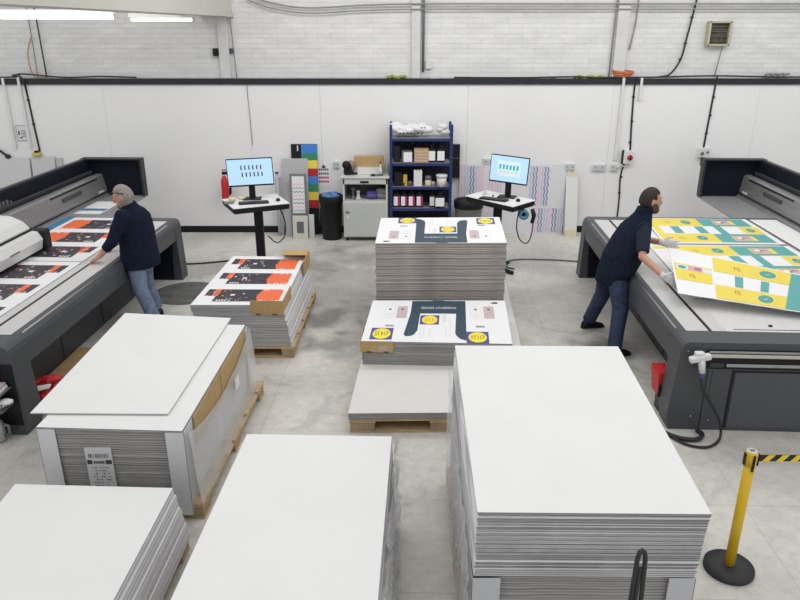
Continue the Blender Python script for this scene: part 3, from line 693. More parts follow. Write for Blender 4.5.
# ------------------------------------------------------------------ pallets and stacks
def pallet(q, z1, label, overhang=0.03, group=None):
    """q: footprint quad BL BR FR FL, deck height z1"""
    BL, BR, FR, FL = [V((p[0], p[1], 0)) for p in q]
    c = (BL + BR + FR + FL) / 4
    ru = (FR - FL).normalized(); rv = (BL - FL).normalized()
    root = empty('pallet', (c.x, c.y, 0), 0, label, 'pallet', group)
    def g(u, v, z): return tuple(lerp(lerp(FL, FR, u), lerp(BL, BR, u), v)[i] - c[i] if i < 2 else z for i in range(3))
    def plank(u0, u1, v0, v1, z0, z1, m, nm):
        b = MB(); b.hexa([g(u0, v0, z0), g(u1, v0, z0), g(u1, v1, z0), g(u0, v1, z0)], [g(u0, v0, z1), g(u1, v0, z1), g(u1, v1, z1), g(u0, v1, z1)], m, bev=.003); b.build(nm, root)
    for k in range(5):
        v = k / 4 * .88; plank(0, 1, v, v + .12, z1 - .02, z1, wood, 'deck_board')
    for v in (0, .455, .91): plank(0, 1, v, v + .09, 0.0, .018, wood, 'bottom_board')
    for u in (0, .43, .86):
        plank(u, u + .14, 0, 1, z1 - .040, z1 - .021, wood, 'stringer_board')
        for v in (0, .455, .91): plank(u + .005, u + .135, v, v + .09, .019, z1 - .041, woodd, 'block')
    return root
def stack(bot, top, n, medge, label, group, jit=.004, seed=1, mtop=None, flare=None, thick_var=.45):
    """boards filling the solid between two quads; each board its own object"""
    rr = random.Random(seed); mtop = mtop or white
    ws = [1 + rr.uniform(-thick_var, thick_var) for _ in range(n)]; tot = sum(ws); acc = 0
    for k in range(n):
        t0 = acc / tot; acc += ws[k]; t1 = acc / tot
        q0 = [V(lerp(bot[i], top[i], t0)) for i in range(4)]; q1 = [V(lerp(bot[i], top[i], t1)) - V((0, 0, .0012)) for i in range(4)]
        dx, dy = rr.uniform(-jit, jit), rr.uniform(-jit, jit); d = V((dx, dy, 0))
        c = (q0[0] + q0[1] + q0[2] + q0[3]) / 4 + d
        b = MB(); tb = bmesh.new()
        cc = (q0[0] + q0[1] + q0[2] + q0[3]) / 4
        B = [tb.verts.new(p - cc) for p in q0]; T = [tb.verts.new(p - cc) for p in q1]
        # order in q: BL BR FR FL
        tb.faces.new(B); tb.faces.new(T[::-1])
        for i in range(4): tb.faces.new((B[i], T[i], T[(i + 1) % 4], B[(i + 1) % 4]))
        bmesh.ops.bevel(tb, geom=tb.edges[:], offset=.003, segments=1, affect='EDGES')
        bmesh.ops.recalc_face_normals(tb, faces=tb.faces)
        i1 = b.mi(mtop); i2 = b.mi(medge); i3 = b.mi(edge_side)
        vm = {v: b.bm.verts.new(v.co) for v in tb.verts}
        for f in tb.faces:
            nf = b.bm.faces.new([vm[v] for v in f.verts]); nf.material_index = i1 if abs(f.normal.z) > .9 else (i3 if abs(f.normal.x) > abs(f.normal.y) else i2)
        tb.free()
        o = b.build('board'); o.location = c
        tag(o, label, 'board', group)
def zq(q, z): return [(p[0], p[1], z) for p in q]
def expand(q, e, el=0):
    c = [sum(p[i] for p in q) / 4 for i in range(2)]
    return [(c[0] + (p[0] - c[0]) * (1 + e), c[1] + (p[1] - c[1]) * (1 + e), p[2]) for p in q]
def drop(q, dz): return [(p[0], p[1], p[2] - dz) for p in q]

# --- big stack, right foreground
Q = [(.41, 4.826, 1.205), (1.62, 4.808, 1.205), (1.548, 2.917, 1.155), (.386, 2.932, 1.155)]
pb = [(.40, 4.83), (1.61, 4.81), (1.50, 2.94), (.385, 2.94)]
pallet([(p[0] + (-.03 if i in (0, 3) else .0), p[1]) for i, p in enumerate(pb)], .145, 'wooden pallet under the tall white board stack at right foreground')
mid = [(p[0], p[1], .75) for p in ((.40, 4.83), (1.61, 4.81), (1.525, 2.95), (.385, 2.96))]
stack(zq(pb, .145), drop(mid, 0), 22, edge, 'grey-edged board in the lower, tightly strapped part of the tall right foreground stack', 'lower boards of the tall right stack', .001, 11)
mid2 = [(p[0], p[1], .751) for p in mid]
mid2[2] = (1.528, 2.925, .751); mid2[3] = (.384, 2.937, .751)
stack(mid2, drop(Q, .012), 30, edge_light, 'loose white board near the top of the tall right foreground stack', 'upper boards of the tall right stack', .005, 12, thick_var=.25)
b = MB(); sheet_slab(b, Q, .010, white, edge_light, 10, 10); tag(b.build('board', None, (1.0, 3.87, 1.18)), 'plain white top board of the tall stack at right foreground', 'board')
# corner protectors
prot = mat('grey_corner_card', (0.50, 0.51, 0.53), 0.6)
def protector(x, y, z0, z1, sx, sy, label, wx=.13, wy=.10, m=prot, tilt=0):
    b = MB()
    def L(px0, px1, py0, py1): b.box(min(px0, px1), max(px0, px1), min(py0, py1), max(py0, py1), 0, z1 - z0, m, .002)
    L(0, sx * wx, 0, sy * .006); L(0, sx * .006, 0, sy * wy)
    o = b.build('corner_protector'); o.location = (x, y, z0); o.rotation_euler = (tilt, 0, 0); tag(o, label, 'corner protector'); return o
protector(.372, 2.925, .15, .745, 1, 1, 'grey card corner protector on the left front corner of the tall stack', .15, .2)
protector(1.535, 2.925, .15, .745, -1, 1, 'grey card corner protector on the right front corner of the tall stack', .14, .15)
# upright corner board + stretch film on the left of the big stack
b = MB(); nx, nz = 26, 14
def filmsheet(p00, p10, p11, p01, amp, seed, nx=24, nz=12, nrm=(1, 0, 0)):
    rr = random.Random(seed); b = MB(); G = []
    for j in range(nz + 1):
        row = []
        for i in range(nx + 1):
            u, v = i / nx, j / nz
            p = V(lerp(lerp(p00, p10, u), lerp(p01, p11, u), v)) + V(nrm) * (amp * (rr.random() ** 2) + .006)
            row.append(b.bm.verts.new(p))
        G.append(row)
    k = b.mi(film)
    for j in range(nz):
        for i in range(nx):
            f = b.bm.faces.new((G[j][i], G[j][i + 1], G[j + 1][i + 1], G[j + 1][i])); f.material_index = k; f.smooth = True
    return b
b = filmsheet((.375, 4.84, .07), (.362, 2.90, .07), (.366, 2.90, .84), (.392, 4.84, 1.02), .022, 5, nrm=(-1, 0, 0)); tag(b.build('stretch_wrap'), 'crinkled clear stretch wrap on the left side of the tall right stack', 'plastic wrap')
# --- pump truck handle in front of big stack
t = empty('pallet_truck', (1.10, 2.47, 0), 0, 'black upright pallet truck handle in front of the tall right stack', 'pallet truck')
b = MB(); b.tube([(-.035, .10, .10), (-.030, .12, .80), (-.018, .135, 1.15), (-.011, .137, 1.185), (.0, .138, 1.195), (.011, .137, 1.185), (.018, .135, 1.15), (.024, .12, .80), (.03, .10, .10)], .011, rubber, 10)
b.build('handle_loop', t)
b = MB(); b.cyl((-.01, .12, .1), (0, .135, 1.10), .012, .010, rubber, 8); b.build('release_bar', t)
b = MB(); b.box(-.10, .10, -.02, .20, .0, .12, black, .02); b.cyl((-.12, .08, .08), (.12, .08, .08), .08, .08, rubber); b.build('wheel_base', t)

# --- centre foreground stack
Q = [(-1.074, 4.326, .75), (-.058, 4.295, .75), (-.125, 2.35, .75), (-1.16, 2.35, .75)]
pb = [(-1.07, 4.33), (-.03, 4.30), (-.07, 2.36), (-1.12, 2.36)]
pallet(pb, .144, 'wooden pallet under the white board stack at centre foreground')
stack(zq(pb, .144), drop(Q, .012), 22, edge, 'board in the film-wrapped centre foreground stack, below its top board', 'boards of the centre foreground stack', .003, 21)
b = MB(); sheet_slab(b, Q, .011, white, edge_light, 8, 8); tag(b.build('board', None, (-.6, 3.4, .75)), 'plain white top board of the centre foreground stack', 'board')
b = filmsheet((-.02, 4.34, .05), (-.06, 2.4, .05), (-.115, 2.4, .735), (-.045, 4.33, .735), .035, 8, nrm=(1, 0, 0)); tag(b.build('stretch_wrap'), 'crinkled clear stretch wrap on the right side of the centre stack', 'plastic wrap')

# --- left middle stack
Q = [(-2.508, 6.326, .77), (-1.48, 6.251, .77), (-1.531, 4.333, .77), (-2.581, 4.387, .77)]
pb = [(-2.50, 6.32), (-1.48, 6.25), (-1.531, 4.39), (-2.57, 4.42)]
pallet([(-2.52, 6.40), (-1.36, 6.33), (-1.45, 4.36), (-2.56, 4.40)], .135, 'wooden pallet under the left white board stack with cardboard edge')
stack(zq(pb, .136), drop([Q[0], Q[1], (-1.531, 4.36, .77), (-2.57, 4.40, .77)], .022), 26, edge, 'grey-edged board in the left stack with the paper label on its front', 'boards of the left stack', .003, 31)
b = MB(); f = sheet_slab(b, Q, .012, white, edge_light, 6, 6); tag(b.build('board', None, (-2.0, 5.3, .765)), 'white board lying just under the slipped top board of the left stack', 'board')
QT = [(-2.721, 6.522, .785), (-1.643, 6.391, .785), (-1.691, 4.544, .785), (-2.704, 4.558, .785)]
b = MB(); f = sheet_slab(b, QT, .008, white, edge_light, 6, 6)
tag(b.build('board', None, (-2.2, 5.5, .785)), 'slipped white top board of the left stack, overhanging its left side', 'board')
protector(-1.522, 4.338, .05, .752, -1, 1, 'pale corner protector on the right front corner of the left stack', .135, .20, mat('pale_corner_card', (0.60, 0.61, 0.63), 0.5))
protector(-2.585, 4.385, .05, .752, 1, 1, 'pale corner protector on the left front corner of the left stack', .13, .15, MATS['pale_corner_card'])
protector(-1.462, 6.265, .12, .752, -1, -1, 'pale corner protector at the back right corner of the left stack', .06, .10, MATS['pale_corner_card'])
for (y0, y1, lb) in ((4.56, 5.28, 'brown cardboard edge strip on the right side of the left stack, nearer piece'), (5.30, 6.20, 'brown cardboard edge strip on the right side of the left stack, farther piece')):
    b = MB()
    xa = -1.531 + (y0 - 4.333) / 1.918 * .051 + .006; xb = -1.531 + (y1 - 4.333) / 1.918 * .051 + .006
    b.hexa([(xa, y0, .50), (xa + .008, y0, .50), (xb + .008, y1, .50), (xb, y1, .50)], [(xa, y0, .752), (xa + .008, y0, .752), (xb + .008, y1, .752), (xb, y1, .752)], card)
    tag(b.build('cardboard_strip'), lb, 'cardboard')
# milky wrap with sagging top edge
b = MB(); G = []
rr = random.Random(4)
milky = bpy.data.materials.new('milky_film'); milky.use_nodes = True
mb_ = milky.node_tree.nodes['Principled BSDF']; mb_.inputs['Base Color'].default_value = (.70, .70, .71, 1); mb_.inputs['Roughness'].default_value = .25; mb_.inputs['Alpha'].default_value = .55
for i in range(31):
    u = i / 30; y = 4.36 + u * 1.93; x = -1.521 + u * .055
    top = .745 - .17 * math.sin(math.pi * min(1, u * 1.02)) ** .7
    row = []
    for j in range(9):
        v = j / 8; row.append(b.bm.verts.new((x + .016 + .05 * (1 - v) + rr.random() * .010, y, .10 + (top - .10) * v)))
    G.append(row)
k = b.mi(milky)
for i in range(30):
    for j in range(8):
        f_ = b.bm.faces.new((G[i][j], G[i + 1][j], G[i + 1][j + 1], G[i][j + 1])); f_.material_index = k; f_.smooth = True
tag(b.build('stretch_wrap'), 'milky stretch wrap with a sagging edge on the right side of the left stack', 'plastic wrap')
b = MB(); b.box(0, .004, -.06, .06, -.05, .05, pwhite); o = b.build('paper_slip'); o.location = (-1.425, 5.55, .52); tag(o, 'small white paper slip under the wrap of the left stack', 'paper')
# front label
t = empty('pallet_label', (-2.17, 4.385, .33), 0, 'printed paper label on the front of the left stack', 'label')
b = MB(); b.box(-.13, .13, -.006, 0, -.30, .32, mat('label_paper', (0.60, 0.60, 0.62), 0.5)); b.build('sheet', t)
b = MB()
rr = random.Random(2)
def lrect(x0, x1, z0, z1, m=ink): b.face([(x0, -.0075, z0), (x1, -.0075, z0), (x1, -.0075, z1), (x0, -.0075, z1)], m)
for k in range(12):
    x = -.10 + k * .017; lrect(x, x + rr.uniform(.004, .012), .22, .26, mgrey)
lrect(-.12, -.07, .16, .20); lrect(.06, .12, .16, .20); lrect(-.06, .05, .165, .19, mgrey)
for r_ in range(10):
    z = .12 - r_ * .030
    for k in range(7):
        if rr.random() < .75: x = -.08 + k * .025; lrect(x, x + rr.uniform(.008, .02), z, z + .012, mgrey)
lrect(-.04, .11, -.19, -.175); lrect(-.02, .10, -.22, -.205); lrect(-.11, -.06, -.20, -.196, mgrey)
b.build('print', t)
t.scale = (.74, 1, .86)
# --- bottom left stack
Q = [(-2.632, 4.091, .5), (-1.539, 4.046, .5), (-1.575, 2.30, .5), (-2.60, 2.30, .5)]
pb = [(-2.60, 4.06), (-1.475, 4.045), (-1.51, 2.30), (-2.56, 2.30)]
stack(zq([(-2.58, 4.05), (-1.455, 4.042), (-1.49, 2.30), (-2.54, 2.30)], .101), drop(Q, .012), 15, edge_light, 'board in the bottom-left foreground stack, below its top board', 'boards of the bottom left stack', .006, 41)
b = MB(); sheet_slab(b, Q, .011, white, edge_light, 6, 6); tag(b.build('board', None, (-2.1, 3.1, .5)), 'plain white top board of the bottom-left foreground stack', 'board')
pallet(pb, .10, 'pallet under the white board stack at bottom left')
# --- left poster stack
Q = [(-2.199, 8.945, .622), (-1.245, 8.900, .622), (-1.276, 7.161, .622), (-2.272, 7.161, .622)]
Bq = [(-2.10, 8.97, .131), (-1.150, 8.96, .131), (-1.196, 7.165, .131), (-2.20, 7.165, .131)]
pallet([(-2.12, 9.0), (-1.13, 8.98), (-1.17, 7.14), (-2.20, 7.14)], .13, 'wooden pallet under the orange and black printed stack')
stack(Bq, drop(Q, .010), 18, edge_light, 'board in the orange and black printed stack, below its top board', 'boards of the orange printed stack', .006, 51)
b = MB(); f = sheet_slab(b, Q, .009, pwhite, edge_light, 4, 4)
strip_print(b, f, [(.70, .93), (.385, .61), (.06, .28)], False, 5)
tag(b.build('printed_board', None, (-1.75, 8.0, .62)), 'top printed board with three orange and black banner rows, on the left pallet stack', 'printed board')
# cardboard corner caps
def corner_cap(x, y, z, w, d, h, sx, sy, label, top=False):
    t = empty('cardboard_corner', (x, y, z), -.03, label, 'cardboard corner')
    b = MB()
    def bb(x0, x1, y0, y1, z0, z1): b.box(*sorted((x0 * sx, x1 * sx)), *sorted((y0 * sy, y1 * sy)), z0, z1, card, .002)
    bb(0, w, 0, .008, 0, h); b.build('front_flap', t)
    b = MB()
    bb(0, .008, .009, d, 0, h); b.build('side_flap', t)
    if top: b = MB(); bb(0.009, w * .98, .009, d * .45, h - .006, h); b.build('top_flap', t)
    b = MB()
    for k in (.2, .7): b.box(*sorted((w * k * sx, (w * k + .05) * sx)), *sorted((-.002 * sy, .001 * sy)), .0, .015, ink)
    b.build('notch', t)
    return t
corner_cap(-1.262, 7.143, .51, .36, .50, .165, -1, 1, 'brown cardboard corner at the near right of the orange printed stack')
corner_cap(-1.19, 8.96, .50, .34, .50, .20, -1, -1, 'brown cardboard corner at the far right of the orange printed stack', True)
# --- middle: long board pack on pallets with poster stacks A and B
Q = [(-.26, 9.10, .20), (1.44, 9.20, .20), (1.23, 5.60, .20), (-.465, 5.57, .20)]
pb = [(p[0], p[1]) for p in Q]
pallet([(-.36, 7.30), (1.33, 7.30), (1.22, 5.60), (-.455, 5.57)], .135, 'wooden pallet under the front of the low white boards in the middle aisle')
pallet([(-.26, 9.05), (1.43, 9.10), (1.34, 7.40), (-.35, 7.40)], .135, 'wooden pallet under the back of the low white boards in the middle aisle')
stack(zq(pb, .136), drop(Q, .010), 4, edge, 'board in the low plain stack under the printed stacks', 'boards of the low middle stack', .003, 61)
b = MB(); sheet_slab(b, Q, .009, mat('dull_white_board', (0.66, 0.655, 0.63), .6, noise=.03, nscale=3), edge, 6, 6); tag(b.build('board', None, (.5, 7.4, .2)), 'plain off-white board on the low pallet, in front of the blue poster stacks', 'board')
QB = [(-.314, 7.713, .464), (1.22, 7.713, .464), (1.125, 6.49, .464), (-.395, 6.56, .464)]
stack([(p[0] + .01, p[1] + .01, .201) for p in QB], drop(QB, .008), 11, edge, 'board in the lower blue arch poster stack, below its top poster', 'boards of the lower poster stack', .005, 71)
b = MB(); f = sheet_slab(b, QB, .007, pwhite, edge, 4, 4); poster_print(b, f, 1)
tag(b.build('printed_board', None, (.4, 7.1, .46)), 'poster board with navy arch and yellow price discs on the lower, nearer stack', 'printed board')
corner_cap(-.405, 6.545, .345, .34, .45, .125, 1, 1, 'brown cardboard corner at the near left of the lower poster stack')
b = MB(); b.box(.18, .285, -.004, -.001, .01, .07, tape); o = b.build('tape_patch'); o.location = (-.405, 6.54, .35); tag(o, 'clear tape patch on the cardboard corner of the lower poster stack', 'tape')
QA = [(-.249, 9.12, 1.09), (1.314, 9.17, 1.09), (1.243, 7.95, 1.09), (-.289, 7.93, 1.09)]
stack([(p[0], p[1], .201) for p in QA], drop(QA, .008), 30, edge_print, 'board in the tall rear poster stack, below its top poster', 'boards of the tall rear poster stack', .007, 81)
b = MB(); f = sheet_slab(b, QA, .007, pwhite, edge, 4, 4); poster_print(b, f, -1)
tag(b.build('printed_board', None, (.5, 8.6, 1.09)), 'poster board with navy arch on top of the tall rear stack', 'printed board')

# ------------------------------------------------------------------ boards on the left printer
def onL(lx, ly, z): return PL.matrix_world @ V((-lx, ly, z))
def onR(lx, ly, z): return PR.matrix_world @ V((lx, ly, z))
for (y0, y1, lb, sd) in ((2.36, 4.40, 'orange and black printed board on the left printer bed, farther from the camera', 91), (.30, 2.34, 'orange and black printed board on the left printer bed, nearer the camera', 92)):
    q = [onL(1.50, y1, .878), onL(.44, y1, .878), onL(.44, y0, .878), onL(1.50, y0, .878)]
    b = MB(); f = sheet_slab(b, q, .009, pwhite, edge_light)
    strip_print(b, f, [(.70, .93), (.385, .61), (.07, .29)], True, sd)
    tag(b.build('printed_board', None, tuple((q[0] + q[2]) / 2)), lb, 'printed board')
b = MB(); q = [onL(1.64, 4.42, .872), onL(1.52, 4.42, .872), onL(1.52, 3.3, .872), onL(1.64, 3.3, .872)]; sheet_slab(b, q, .004, mat('blue_strip', (.06, .22, .42), .5), edge); tag(b.build('blue_strip'), 'blue strip along the gantry edge of the left printer bed', 'strip')
t = empty('instruction_sheet', tuple(onL(1.42, 5.05, .866)), -0.04, 'white and blue printed sheet on the far shelf of the left printer', 'paper')
b = MB(); b.box(-.27, .17, -.40, .40, 0, .006, pwhite); b.build('sheet', t)
b = MB(); b.box(-.26, .16, -.22, -.08, .0062, .008, mat('sheet_blue', (.10, .19, .33), .5)); 
for k in range(3): b.box(-.22, .12, .02 + .1 * k, .03 + .1 * k, .0062, .0075, pgrey)
b.build('print', t)

# ------------------------------------------------------------------ yellow and teal boards
def motif(b, f, u, v, su, sv, h, m1=tealdk):
    disc(b, f, u, v, su, sv, m1, h + .0006)
    b.face([f(u - su * .35, v - sv * .4, h + .001), f(u, v + sv * .1, h + .001), f(u + su * .5, v + sv * .5, h + .001), f(u + su * .05, v - sv * .1, h + .001)], yellow)
    for k in range(10):
        a = k * .63; r = 1.45
        uu, vv = u + su * r * math.cos(a) * 1.1, v + sv * r * math.sin(a)
        disc(b, f, uu, vv, su * .09, sv * .10, prose if k % 3 else orange, h + .0006, 6)
def photo(b, f, u0, u1, v0, v1, h):
    rect(b, f, u0, u1, v0, v1, yellow, h); du = (u1 - u0); dv = v1 - v0
    rect(b, f, u0 + .04 * du, u1 - .2 * du, v0 + .08 * dv, v1 - .08 * dv, pink, h + .0004)
    rect(b, f, u0 + .3 * du, u1 - .3 * du, v0 + .3 * dv, v1 - .3 * dv, purple, h + .0008); disc(b, f, u0 + .3 * du, v0 + .6 * dv, .12 * du, .2 * dv, pwhite, h + .001, 8)
    disc(b, f, u0 + .6 * du, v0 + .35 * dv, .16 * du, .2 * dv, prose, h + .001, 8)
def banner(b, f, u0, v0, u1, v1, h):
    """one tall banner laid sideways: yellow head with motif, teal tail with photo"""
    du, dv = u1 - u0, v1 - v0
    rect(b, f, u0, u0 + .5 * du, v0 + .55 * dv, v1, yellow, h); rect(b, f, u0 + .5 * du, u1, v0 + .55 * dv, v1, teal, h)
    motif(b, f, u0 + .38 * du, v0 + .77 * dv, .055 * du, .12 * dv, h)
    photo(b, f, u0 + .62 * du, u0 + .82 * du, v0 + .62 * dv, v0 + .93 * dv, h + .0004)
    put_text(b, 'YCL', lambda s, t: f(u0 + (.12 + .06 * s) * du, v0 + (.70 + .09 * t) * dv, h + .001), ink)
    # lower coupon row
    rect(b, f, u0, u0 + .55 * du, v0 + .12 * dv, v0 + .50 * dv, pwhite, h)
    rect(b, f, u0 + .14 * du, u0 + .20 * du, v0 + .12 * dv, v0 + .50 * dv, teal, h + .0004)
    rect(b, f, u0 + .36 * du, u0 + .42 * du, v0 + .12 * dv, v0 + .50 * dv, teal, h + .0004)
    rect(b, f, u0 + .58 * du, u0 + .66 * du, v0 + .05 * dv, v0 + .55 * dv, teal, h + .0004)
    rect(b, f, u0 + .84 * du, u1, v0 + .12 * dv, v0 + .50 * dv, yellow, h); motif(b, f, u0 + .92 * du, v0 + .3 * dv, .04 * du, .1 * dv, h)
zb = .880
def flat_yellow(q, label, base, seed):
    b = MB(); f = sheet_slab(b, q, .009, pwhite, edge_light, 2, 2)
    # yellow half rows on the left, teal on the right
    for (v0, v1) in ((.67, .98), (.05, .36)):
        rect(b, f, .02, .50, v0, v1, yellow, .001); rect(b, f, .50, .95, v0, v1, teal, .001)
        motif(b, f, .37, (v0 + v1) / 2, .045, .08, .001); photo(b, f, .63, .82, v0 + .06, v1 - .08, .0015)
        put_text(b, 'YCL', lambda s, t: f(.17 + .05 * s, (v0 + v1) / 2 - .03 + .06 * t, .002), ink)
    rect(b, f, .02, .08, .36, .67, yellow, .001)
    rect(b, f, .18, .26, .38, .65, teal, .001); rect(b, f, .40, .48, .38, .65, teal, .001); rect(b, f, .58, .65, .36, .67, teal, .001)
    rect(b, f, .80, .97, .38, .65, yellow, .001); motif(b, f, .88, .51, .035, .07, .001)
    o = b.build('printed_board', None, tuple((V(q[0]) + V(q[2])) / 2)); tag(o, label, 'printed board'); return o
flat_yellow([(3.50, 9.96, zb), (4.93, 9.88, zb), (4.86, 8.60, zb), (3.34, 8.66, zb)], 'yellow and teal printed board flat on the right printer bed, farthest', 1, 1)
flat_yellow([(3.33, 8.56, zb), (4.86, 8.54, zb), (4.80, 7.26, zb), (3.24, 7.30, zb)], 'yellow and teal printed board flat on the right bed, under the lifted one', 1, 2)
# white blank board alongside
q = [(4.97, 9.86, .879), (5.35, 9.85, .879), (5.20, 6.6, .879), (4.86, 6.6, .879)]
b = MB(); sheet_slab(b, q, .008, white, edge_light); tag(b.build('board', None, (5.1, 8.2, .88)), 'blank white board on the right bed beside the gantry', 'board')
q = [(3.22, 9.9, .879), (3.44, 9.9, .879), (3.18, 6.7, .879), (2.98, 6.7, .879)]
b = MB(); f = sheet_slab(b, q, .008, white, edge_light)
for v in (.30, .62, .9):
    disc(b, f, .45, v, .28, .03, teal, .001); rect(b, f, .1, .9, v - .08, v - .045, yellow, .001)
tag(b.build('printed_board', None, (3.2, 8.2, .88)), 'narrow white board with small yellow and teal marks at the man\'s side', 'printed board')
# lifted board held by the man
QF = [(2.975, 7.57, 1.15), (5.217, 6.526, .905), (4.52, 5.90, .89), (2.715, 6.505, 1.0)]
b = MB(); f0 = sheet_slab(b, QF, .006, pwhite, edge_light, 24, 16); SUB[0] = .03; f = lambda u, v, h=0: f0(u, v, h + .0012)
U = [0.01, .265, .60, .93]
# f: u to the right, v front to back
def yrow(u0, u1, v0, v1, uu): pass
rect(b, f, .01, .175, .30, .66, yellow, .0012); 
rect(b, f, .02, .175, .53, .63, pgrey, .0018); disc(b, f, .045, .58, .018, .035, tealdk, .0022); rect(b, f, .07, .135, .53, .64, pink, .0022); rect(b, f, .10, .13, .56, .62, purple, .0026)
put_text(b, 'YCL', lambda s, t: f(.07 + .03 * s, .38 + .07 * t, .003), ink)
rect(b, f, .185, .50, .02, .32, yellow, .0012); rect(b, f, .185, .50, .63, .97, yellow, .0012)
rect(b, f, .50, .95, .02, .32, teal, .0012); rect(b, f, .50, .95, .63, .97, teal, .0012); rect(b, f, .50, .57, .30, .66, teal, .0012)
for u0 in (.275, .385, .70): rect(b, f, u0, u0 + .035, .34, .60, teal, .0012)
motif(b, f, .41, .17, .034, .09, .0012); motif(b, f, .41, .80, .034, .09, .0012)
put_text(b, 'YCL', lambda s, t: f(.27 + .03 * s, .17 + .08 * t, .003), ink); put_text(b, 'YCL', lambda s, t: f(.27 + .03 * s, .74 + .08 * t, .003), ink)
photo(b, f, .56, .68, .70, .92, .0016); photo(b, f, .62, .74, .08, .26, .0016); rect(b, f, .82, .93, .34, .60, yellow, .0012)
tag(b.build('printed_board', None, (3.9, 6.7, .98)), 'yellow and teal printed board lifted at one side by the man in the vest', 'printed board'); SUB[0] = 0

# ------------------------------------------------------------------ background furniture
# fire extinguisher
t = empty('fire_extinguisher', (-3.03, 12.18, .50), 0, 'red fire extinguisher on the wall behind the left monitor', 'fire extinguisher')
b = MB(); b.lathe([(.055, 0), (.062, .03), (.062, .34), (.04, .41), (.022, .44)], (0, 0, .12), red, 16); b.build('cylinder', t)
b = MB(); b.box(-.03, .06, -.02, .02, .58, .63, black, .005); b.box(-.03, .08, -.015, .015, .65, .665, black, .004); b.build('valve', t)
b = MB(); b.tube([(.05, 0, .6), (.11, -.02, .55), (.10, -.02, .25)], .014, black, 8); b.build('hose', t)
b = MB(); b.box(-.05, .05, .08, .215, .2, .3, black); b.build('bracket', t)

def desk(corners, post_xy, label, tilt):
    BL, BR, FR, FL = [V((p[0], p[1], 1.1)) for p in corners]
    c = V((post_xy[0], post_xy[1], 0))
    root = empty('standing_desk', tuple(c), 0, label, 'desk')
    P = [p - c for p in (FL, FR, BR, BL)]; cen = sum(P, V()) / 4
    b = MB(); b.hexa([p - V((0, 0, .012)) for p in P], P, mat('desk_white', (.74, .74, .74), .4), bev=.004); b.build('desk_top', root)
    b = MB(); pin = [cen + (p - cen) * .985 for p in P]
    b.hexa([V((p.x, p.y, 1.012)) for p in pin], [V((p.x, p.y, 1.087)) for p in pin], black, bev=.012); b.build('desk_frame', root)
    b = MB(); b.box(-.06, .06, -.045, .045, .04, 1.012, black, .006); b.build('column', root)
    d = (P[1] - P[0]).normalized(); n = V((-d.y, d.x, 0))
    b = MB()
    b.tube([n * -.34 - d * .02 + V((0, 0, .03)), V((0, 0, .045)), n * .34 + V((0, 0, .03))], .03, black, 8)
    b.tube([d * -.36 + V((0, 0, .03)), V((0, 0, .04)), d * .36 + V((0, 0, .03))], .025, black, 8); b.build('foot', root)
    return d, n
dL, nL = desk([(-2.60, 10.20), (-1.87, 10.58), (-1.567, 9.946), (-2.30, 9.60)], (-2.06, 10.1), 'black standing desk with white top on the left, carrying a monitor', 0)
dR, nR = desk([(.967, 10.43), (1.33, 10.83), (1.966, 10.137), (1.58, 9.72)], (1.44, 10.25), 'black standing desk with white top on the right, carrying a monitor', 0)
def monitor(c, d, w, h, z0, zb, label, kind, tilt=0.0):
    """c: screen centre xy, d: screen's right direction seen from the front"""
    rz = math.atan2(d[1], d[0])
    t = empty('monitor', (c[0], c[1], 1.101), rz, label, 'monitor')
    b = MB(); b.box(-.13, .13, -.09, .11, 0, .012, black, .004); b.build('stand_base', t)
    b = MB(); b.box(-.045, .045, .04, .06, .01, z0 - 1.1 + .15, black, .004); b.build('stand_neck', t)
    M = Matrix.Translation((0, 0, z0 - 1.1)) @ Matrix.Rotation(tilt, 4, 'Y')
    b = MB(); b.box(-w / 2, w / 2, -.005, .03, 0, h, black, .006, M=M); b.build('bezel', t)
    b = MB(); tb = bmesh.new(); bmesh.ops.create_grid(tb, x_segments=1, y_segments=1, size=.5)
    S = M @ Matrix.Translation((0, -.0065, h / 2 + .006)) @ Matrix.Rotation(math.pi / 2, 4, 'X') @ Matrix.Diagonal((w - .02, h - .035, 1, 1))
    b.merge(tb, scr, S)
    def r(x0, x1, z0_, z1_, m, yy=-.0075):
        b.face([M @ V((x0, yy, z0_)), M @ V((x1, yy, z0_)), M @ V((x1, yy, z1_)), M @ V((x0, yy, z1_))], m)
    if kind == 0:
        for row in range(2):
            for k in range(6):
                x = -w * .20 + k * w * .085 + row * .01; z = h * (.68 - .25 * row)
                r(x, x + .018, z - .032, z + .03, scr_k); r(x + .004, x + .014, z + .005, z + .02, mat('screen_red', (.3, .05, .08), .4, emit=.3), -.0085)
    else:
        r(-w * .30, w * .30, h * .25, h * .80, scr_w)
        for k in range(6):
            x = -w * .26 + k * w * .09; r(x, x + .03, h * .50, h * .67, scr_t, -.0085)
        for k in range(5):
            x = -w * .24 + k * w * .10; r(x, x + .03, h * .36, h * .45, mat('screen_cream', (.62, .62, .45), .4, emit=.3), -.0085)
    b.build('screen', t)
monitor((-2.15, 10.20), (1, .14), .655, .40, 1.29, 0, 'monitor on the left standing desk showing two rows of dark figures', 0, -0.03)
monitor((1.575, 10.32), (1, -.42), .57, .40, 1.305, 0, 'monitor on the right standing desk showing a teal chart', 1, 0.06)
def keyboard(c, rz, label):
    t = empty('keyboard', (c[0], c[1], 1.1005), rz, label, 'keyboard')
    b = MB(); b.box(-.21, .21, -.07, .07, 0, .018, black, .004); b.build('case', t)
    b = MB()
    for r_ in range(5):
        for k in range(14): b.box(-.20 + k * .0285, -.176 + k * .0285, -.062 + r_ * .025, -.042 + r_ * .025, .018, .024, dgrey2)
    b.build('keys', t)
